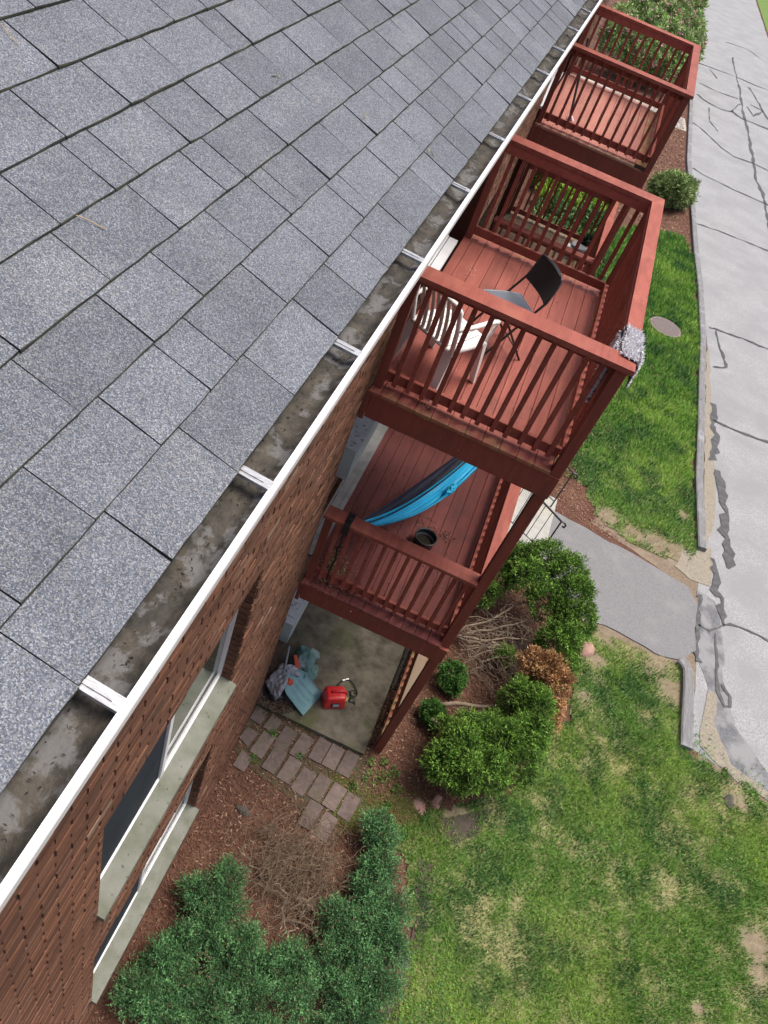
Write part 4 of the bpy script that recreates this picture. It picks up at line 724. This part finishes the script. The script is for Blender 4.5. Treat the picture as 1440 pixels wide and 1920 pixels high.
b=MB(); b.grid(lambda u,v:ham(u,v,.05,.012,.078),26,46); b.grid(lambda u,v:ham(u,v,.05,.012,.078)+Vector((0,0,-.003)),26,46,True); b.obj('cloth',BLUE,t,True)
b=MB(); b.grid(lambda u,v:ham(u,v,-.085,.014,.06)+Vector((0,0,.015)),18,46); b.grid(lambda u,v:ham(u,v,-.085,.014,.06)+Vector((0,0,.011)),18,46,True); b.obj('cloth_edge',NAVY,t,True)
bm=bmesh.new(); bmesh.ops.create_icosphere(bm,subdivisions=3,radius=1)
for v in bm.verts: v.co=Vector((v.co.x*.035+.012*math.sin(v.co.y*9),v.co.y*.10+.012*math.sin(v.co.z*11),v.co.z*.065))
me=bpy.data.meshes.new('pouch'); bm.to_mesh(me); bm.free(); me.materials.append(BLUE); p=ham(.65,.53,.055,0,.095); link('pouch',me,t,p+Vector((.01,-.02,.05)),(0,.2,-.3))
b=MB(); b.tube([HA,(.24,.07,ZL+1.03),(.235,.05,ZL+1.035)],.012,8); b.tube([HB,(1.5,3.02,ZL+1.25)],.012,8); b.obj('rope',BLACKR,t)
t=thing('hammock_strap',(.235,.06,ZL+1.03),'black strap and buckle wrapped round the lower cap rail','strap')
b=MB(); b.box(.205,.265,-.012,.158,ZL+1.018,ZL+1.026).box(.205,.265,-.014,-.006,ZL+.9,ZL+1.022).box(.205,.265,.154,.162,ZL+.93,ZL+1.022); b.obj('webbing',BLACKR,t); b=MB(); b.box(.215,.255,.04,.09,ZL+1.027,ZL+1.04); b.obj('buckle',BLACKM,t)
b=MB(); b.tube(wob((.24,-.012,ZL+.92),(.235,.045,ZL+.12),9,.012),.009,6); b.obj('loose_end',BLACKR,t)
# --- bucket
t=thing('bucket',(.98,1.16,ZL),'black round planter pot on the lower deck','pot'); b=MB(); r0,r1,hh=.10,.12,.13; n=32
rings=[(r0,0),(r1,hh),(r1+.008,hh),(r1+.008,hh+.012),(r1-.006,hh+.012),(r1-.008,hh-.01),(r0+.012,.05)]
vs=[(.98+r*math.cos(2*math.pi*j/n),1.16+r*math.sin(2*math.pi*j/n),ZL+z+.003) for r,z in rings for j in range(n)]
b.add(vs,[(i*n+j,i*n+(j+1)%n,(i+1)*n+(j+1)%n,(i+1)*n+j) for i in range(len(rings)-1) for j in range(n)]+[tuple(range(n-1,-1,-1))]); b.obj('shell',BLACKP,t,True)
b=MB(); b.tube([(.98,1.16,ZL+.03),(.98,1.16,ZL+.055)],r0+.012,24); b.obj('soil',mat('pot_soil',(.03,.022,.017),(.014,.011,.009),scale=40,rough=1,bump=.8),t)
# debris on lower deck: straw heap, leaves
def litter(name,label,cat,pts,n,cols,ln,wd,z,kind='stuff'):
    k=rng.integers(0,len(pts),n); c=np.array(pts)[k]; x=c[:,0]+rng.normal(0,1,n)*c[:,2]; y=c[:,1]+rng.normal(0,1,n)*c[:,3]; a=rng.uniform(0,6.28,n); d=np.stack([np.cos(a),np.sin(a),rng.normal(0,.25,n)],1); s=np.stack([-np.sin(a),np.cos(a),rng.normal(0,.5,n)],1)
    P=np.stack([x,y,z+rng.random(n)*.015],1); L=rng.uniform(.4,1.2,(n,1))*ln; W=rng.uniform(.6,1.3,(n,1))*wd; V=np.stack([P-d*L,P-s*W,P+d*L,P+s*W],1).reshape(-1,3); i=np.arange(n)*4
    C=np.array(cols)[rng.integers(0,len(cols),n)]*(.6+.7*rng.random((n,1))); o=tris(name,V,np.concatenate([np.stack([i,i+1,i+2],1),np.stack([i,i+2,i+3],1)]),np.repeat(C,4,0),CHIP); return tag(o,label,cat,kind=kind)
litter('leaf_litter','heap of straw and dry leaves by the strap on the lower deck','litter',[(.22,.28,.05,.10),(.32,.33,.06,.08),(.15,.4,.04,.1)],420,[(.36,.26,.13),(.25,.17,.09),(.45,.36,.22)],.02,.005,ZL+.004)
litter('leaf_litter','dark leaf crumbs scattered over the lower deck boards','litter',[(.15,1.3,.06,.3),(.2,.9,.06,.2),(.35,1.9,.12,.2),(.95,1.45,.12,.06),(.8,1.35,.2,.25),(1.2,1.4,.05,.05),(.25,.05,.12,.05),(.5,.2,.3,.2)],520,[(.03,.022,.018),(.06,.04,.025),(.30,.22,.13)],.012,.005,ZL+.003)
litter('leaf_litter','few bits of debris on the upper deck boards','litter',[(.45,.1,.03,.04),(.7,.75,.04,.05),(1.2,.6,.1,.2),(.25,2.3,.05,.15),(1.2,1.6,.2,.6)],60,[(.06,.035,.025),(.5,.42,.33)],.012,.004,ZU+.003)
litter('leaf_litter','dark leaves gathered in the slab corner by the wall','litter',[(.1,-.05,.1,.06),(.25,.0,.1,.05),(.12,.2,.06,.12),(1.5,.8,.03,.5),(1.5,1.6,.03,.4),(1.5,.3,.03,.3)],900,[(.07,.04,.03),(.12,.07,.05),(.03,.022,.02)],.02,.008,.088)
litter('leaf_litter','pale specks and crumbs over the slab and pavers','litter',[(.9,.8,.35,.5),(.8,-.5,.4,.25)],160,[(.35,.3,.2),(.2,.2,.1)],.008,.004,.088)
b=MB(); b.tube(wob((.45,.12,ZL+.01),(.78,.2,ZL+.01),9,.02),.006,6); b.tube([(.70,.17,ZL+.012),(.74,.15,ZL+.02),(.77,.19,ZL+.012)],.013,6); tag(b.obj('cable',BLACKR),'thin black cable lying on the lower deck near the front','cable')
b=MB(); b.tube([(1.17,.10,4.735),(1.15,.10,4.70),(1.17,.11,4.67),(1.2,.12,4.68),(1.21,.12,4.71)],.006,6); tag(b.obj('hook',BLACKM),'black hook under the upper deck edge','hook')
litter('moss_cover','olive green moss and tiny plants between pavers and shrubs','moss',[(1.75,-.62,.22,.14),(2.15,-.45,.2,.13),(2.0,-.8,.2,.12),(2.45,-.55,.15,.15),(1.5,-.85,.1,.1),(1.3,-.55,.1,.1)],9000,[(.10,.11,.03),(.075,.10,.025),(.15,.12,.05),(.12,.15,.035)],.012,.006,.008)
litter('gutter_litter','leaf crumbs and twigs lying along the gutter','litter',[(.335,-4.5+.25*k,.014,.12) for k in range(26)],1400,[(.04,.032,.025),(.07,.055,.04),(.02,.018,.016)],.0045,.0013,7.472)
litter('clover','small broad leaved weeds scattered through the near lawn','weed',[(random.uniform(2.8,6.6),random.uniform(-2.4,2.6),.16,.14) for _ in range(30)],2600,[(.10,.22,.05),(.16,.30,.07),(.07,.17,.06)],.014,.010,.03)
# --- gas can
t=thing('gas_can',(.84,.36,.087),'red plastic gas can with black spout on the slab','gas can')
M=Matrix.Translation((.83,.36,.087))@Matrix.Rotation(math.radians(28),4,'Z')
bm=bmesh.new(); bmesh.ops.create_cube(bm,size=1); bmesh.ops.scale(bm,vec=(.29,.22,.24),verts=bm.verts); bmesh.ops.translate(bm,vec=(0,0,.12),verts=bm.verts)
for v in bm.verts:
    if v.co.z>.1: v.co.x=v.co.x*.86-.012; v.co.y*=.86
bmesh.ops.bevel(bm,geom=bm.edges[:],offset=.032,segments=4,profile=.5,affect='EDGES'); bm.transform(M); me=bpy.data.meshes.new('body'); bm.to_mesh(me); bm.free(); me.materials.append(CANRED); me.polygons.foreach_set('use_smooth',[True]*len(me.polygons)); link('body',me,t)
b=MB(); b.tube([M@Vector(p) for p in ((-.06,0,.235),(-.045,0,.265),(.02,0,.272),(.09,0,.262),(.125,0,.235),(.13,0,.19))],.014,8); b.obj('handle',CANRED,t,True)
b=MB(); b.box(-.06,.04,-.045,.045,.2385,.2425,M); b.obj('top_panel',CANRED,t)
b=MB(); b.box(-.055,.055,-.1125,-.105,.06,.15,M); lab=b.obj('warning_label',flat('label_black',(.02,.02,.022),.5),t)
b=MB(); b.box(-.035,.045,-.1155,-.1128,.08,.135,M); b.obj('label_print',flat('label_grey',(.4,.4,.42),.5),lab)
b=MB(); b.tube([M@Vector(p) for p in ((.11,-.06,.17),(.15,-.075,.185))],.026,14); b.obj('spout_ring',flat('ring_yellow',(.55,.50,.12),.5),t)
b=MB(); b.tube([M@Vector(p) for p in ((.14,-.07,.182),(.18,-.09,.19),(.215,-.10,.17),(.235,-.105,.13))],[.026,.022,.022,.012],10); b.obj('spout',BLACKP,t,True)
# --- cord with clips
b=MB(); L1=[(1.02,.51),(.99,.60),(.90,.53),(.85,.52),(.81,.57),(.82,.64),(.87,.73),(.93,.74),(1.0,.70),(1.07,.63),(1.08,.58),(1.05,.54),(1.0,.55),(.985,.60),(1.02,.635),(1.06,.6)]
b.tube([(x,y,.096+.006*(i%3)) for i,(x,y) in enumerate(L1)],.0065,6); t=thing('bungee_cord',(.95,.6,.09),'black cord with shiny clips curled on the slab','cord'); b.obj('cord',BLACKR,t,True)
for x,y in ((.85,.70),(.885,.735)): b=MB(); b.tube([(x-.015,y-.012,.107),(x+.015,y+.012,.107)],.012,8); b.obj('clip',ALU,t)
# --- snow shovel
t=thing('snow_shovel',(.47,.24,.087),'teal plastic snow shovel leaning on the rubbish pile','shovel')
A=Vector((.575,.0,.10)); Bq=Vector((.67,.37,.10)); ex=(Bq-A); wlen=ex.length; ex.normalize(); ey=Vector((-ex.y,ex.x,0)); 
def sh(u,v,dz=0):
    a=(u-.5)*2; wv=wlen*.5*(1-.0*v)*(1 if v<.72 else math.sqrt(max(.05,1-((v-.72)/.28)**2*.75))); z=.012+.16*v+.035*abs(a)**3*(.4+v)+.02*v*v
    for c in (-.45,0,.45):
        z+=.02*math.exp(-((a-c)/.07)**2)*max(0,min(1,(v-.1)/.1,(.85-v)/.15))
    return (A+Bq)/2+ex*(a*wv)+ey*(v*.40)+Vector((0,0,z-.01+dz))
b=MB(); b.grid(lambda u,v:sh(u,v),36,20); b.grid(lambda u,v:sh(u,v,-.006),36,20,True)
b.tube([sh(0,i/12) for i in range(13)]+[sh(i/12,1) for i in range(13)]+[sh(1,1-i/12) for i in range(13)],.0075,6); b.obj('blade',TEAL,t,True)
e0=sh(.5,.9); b=MB(); b.tube([e0,e0+ey*.10+Vector((0,0,.04)),e0+ey*.16+Vector((0,0,.06))],[.035,.024,.02],10); b.obj('socket',TEAL,t,True)
b=MB(); b.tube([e0+ey*.14+Vector((0,0,.055)),(.06,.55,.50)],.014,8); b.obj('handle',flat('handle_grey',(.25,.25,.26),.5),t)
# --- rubbish
def crumple(name,c,r,m,parent,seed,amp=.28,sub=4):
    bm=bmesh.new(); bmesh.ops.create_icosphere(bm,subdivisions=sub,radius=1); rr=random.Random(seed); pl=[(Vector((rr.gauss(0,1),rr.gauss(0,1),rr.gauss(0,1))).normalized(),rr.uniform(.45,.9),rr.uniform(.4,1.1)) for _ in range(26)]
    for v in bm.verts:
        p=v.co.copy()
        for a,dd,kk in pl:
            e=p.dot(a)-dd
            if e>0: p-=a*e*kk
        f=1+amp*.35*math.sin(p.x*13+seed)*math.sin(p.y*11+2*seed)*math.sin(p.z*12); v.co=Vector((p.x*r[0]*f,p.y*r[1]*f,max(p.z*r[2]*f,-r[2]*.5)))
    me=bpy.data.meshes.new(name); bm.to_mesh(me); bm.free(); me.materials.append(m); return link(name,me,parent,c)
t=thing('trash_bag',(.12,.16,.1),'crumpled silver grey plastic bag against the brick wall','bag'); crumple('bag_body',(.13,.14,.26),(.15,.2,.22),BAG,t,3); crumple('bag_neck',(.22,.38,.26),(.14,.13,.15),BAG,t,5); crumple('bag_fold',(.07,.33,.30),(.06,.12,.10),BAG,t,8)
t=thing('tarp',(.28,.66,.1),'crumpled teal green tarpaulin behind the shovel','tarp'); crumple('folded_sheet',(.27,.66,.2),(.24,.28,.2),TARP,t,12); crumple('flap',(.40,.52,.18),(.13,.2,.12),TARP,t,14); crumple('flap',(.36,.82,.13),(.12,.10,.08),TARP,t,15)
t=thing('black_trash_bag',(.15,.05,.09),'black bin bag under the silver bag','bag'); crumple('bag_body',(.15,.1,.12),(.17,.15,.09),BLACKP,t,21); crumple('bag_fold',(.27,.35,.13),(.12,.14,.09),BLACKP,t,22)
b=MB(); b.tube([(.23,.26,.18),(.24,.25,.26),(.245,.25,.30)],[.055,.06,.045],14); tag(b.obj('orange_cup',ORANGE,None,True),'round orange plastic tub between the bags','tub')
b=MB(); M=Matrix.Translation((.22,.50,.32))@Matrix.Rotation(-.9,4,'Z')@Matrix.Rotation(.4,4,'Y'); b.prism([(-.09,-.022),(.07,-.03),(.10,.0),(.07,.03),(-.09,.022)],-.018,.018,M); tag(b.obj('orange_trowel',ORANGE),'orange plastic tool handle on the teal tarpaulin','tool')
# --- broom on the far balcony
t=thing('mop',(.35,7.9,ZU),'black handled mop leaning in the far balcony','mop'); b=MB(); b.tube([(.42,7.62,ZU+.12),(.20,8.1,ZU+.98)],.018,8); b.obj('handle',BLACKR,t); crumple('mop_head',(.44,7.58,ZU+.09),(.07,.09,.10),flat('mop_pink',(.55,.42,.46),.9),t,31)
# --- pots at far lower deck
for i,(x,y,m,l) in enumerate(((1.50,9.42,flat('pot_grey',(.35,.36,.38),.5),'grey planter pot in the corner of the farthest lower deck'),(1.62,9.62,flat('pot_brown',(.20,.17,.14),.6),'brown planter pot with dark leaves in the farthest deck corner'))):
    t=thing('plant_pot',(x,y,ZL),l,'pot','pots on the farthest lower deck'); b=MB(); b.tube([(x,y,ZL),(x,y,ZL+.24)],[.10,.14],18); b.tube([(x,y,ZL+.22),(x,y,ZL+.25)],.15,18); b.obj('shell',m,t)
    if i: V,F,C=tufts([(x,y,ZL+.3,.1,.1,.08)],120,4,.06,.012,(.02,.06,.03),(.05,.12,.08)); tris('leaves',V,F,C,LEAF,t)
b=MB(); b.box(1.30,1.42,9.30,9.44,ZL+.003,ZL+.2); tag(b.obj('white_tub',WPLAS),'small white tub beside the far pots','tub')
# concrete walk beyond the far balcony
sheet('far_walkway',[(-.3,29.2),(3.4,29.2),(4.3,29.5),(4.2,31),(-.3,31)],.012,LCONC)
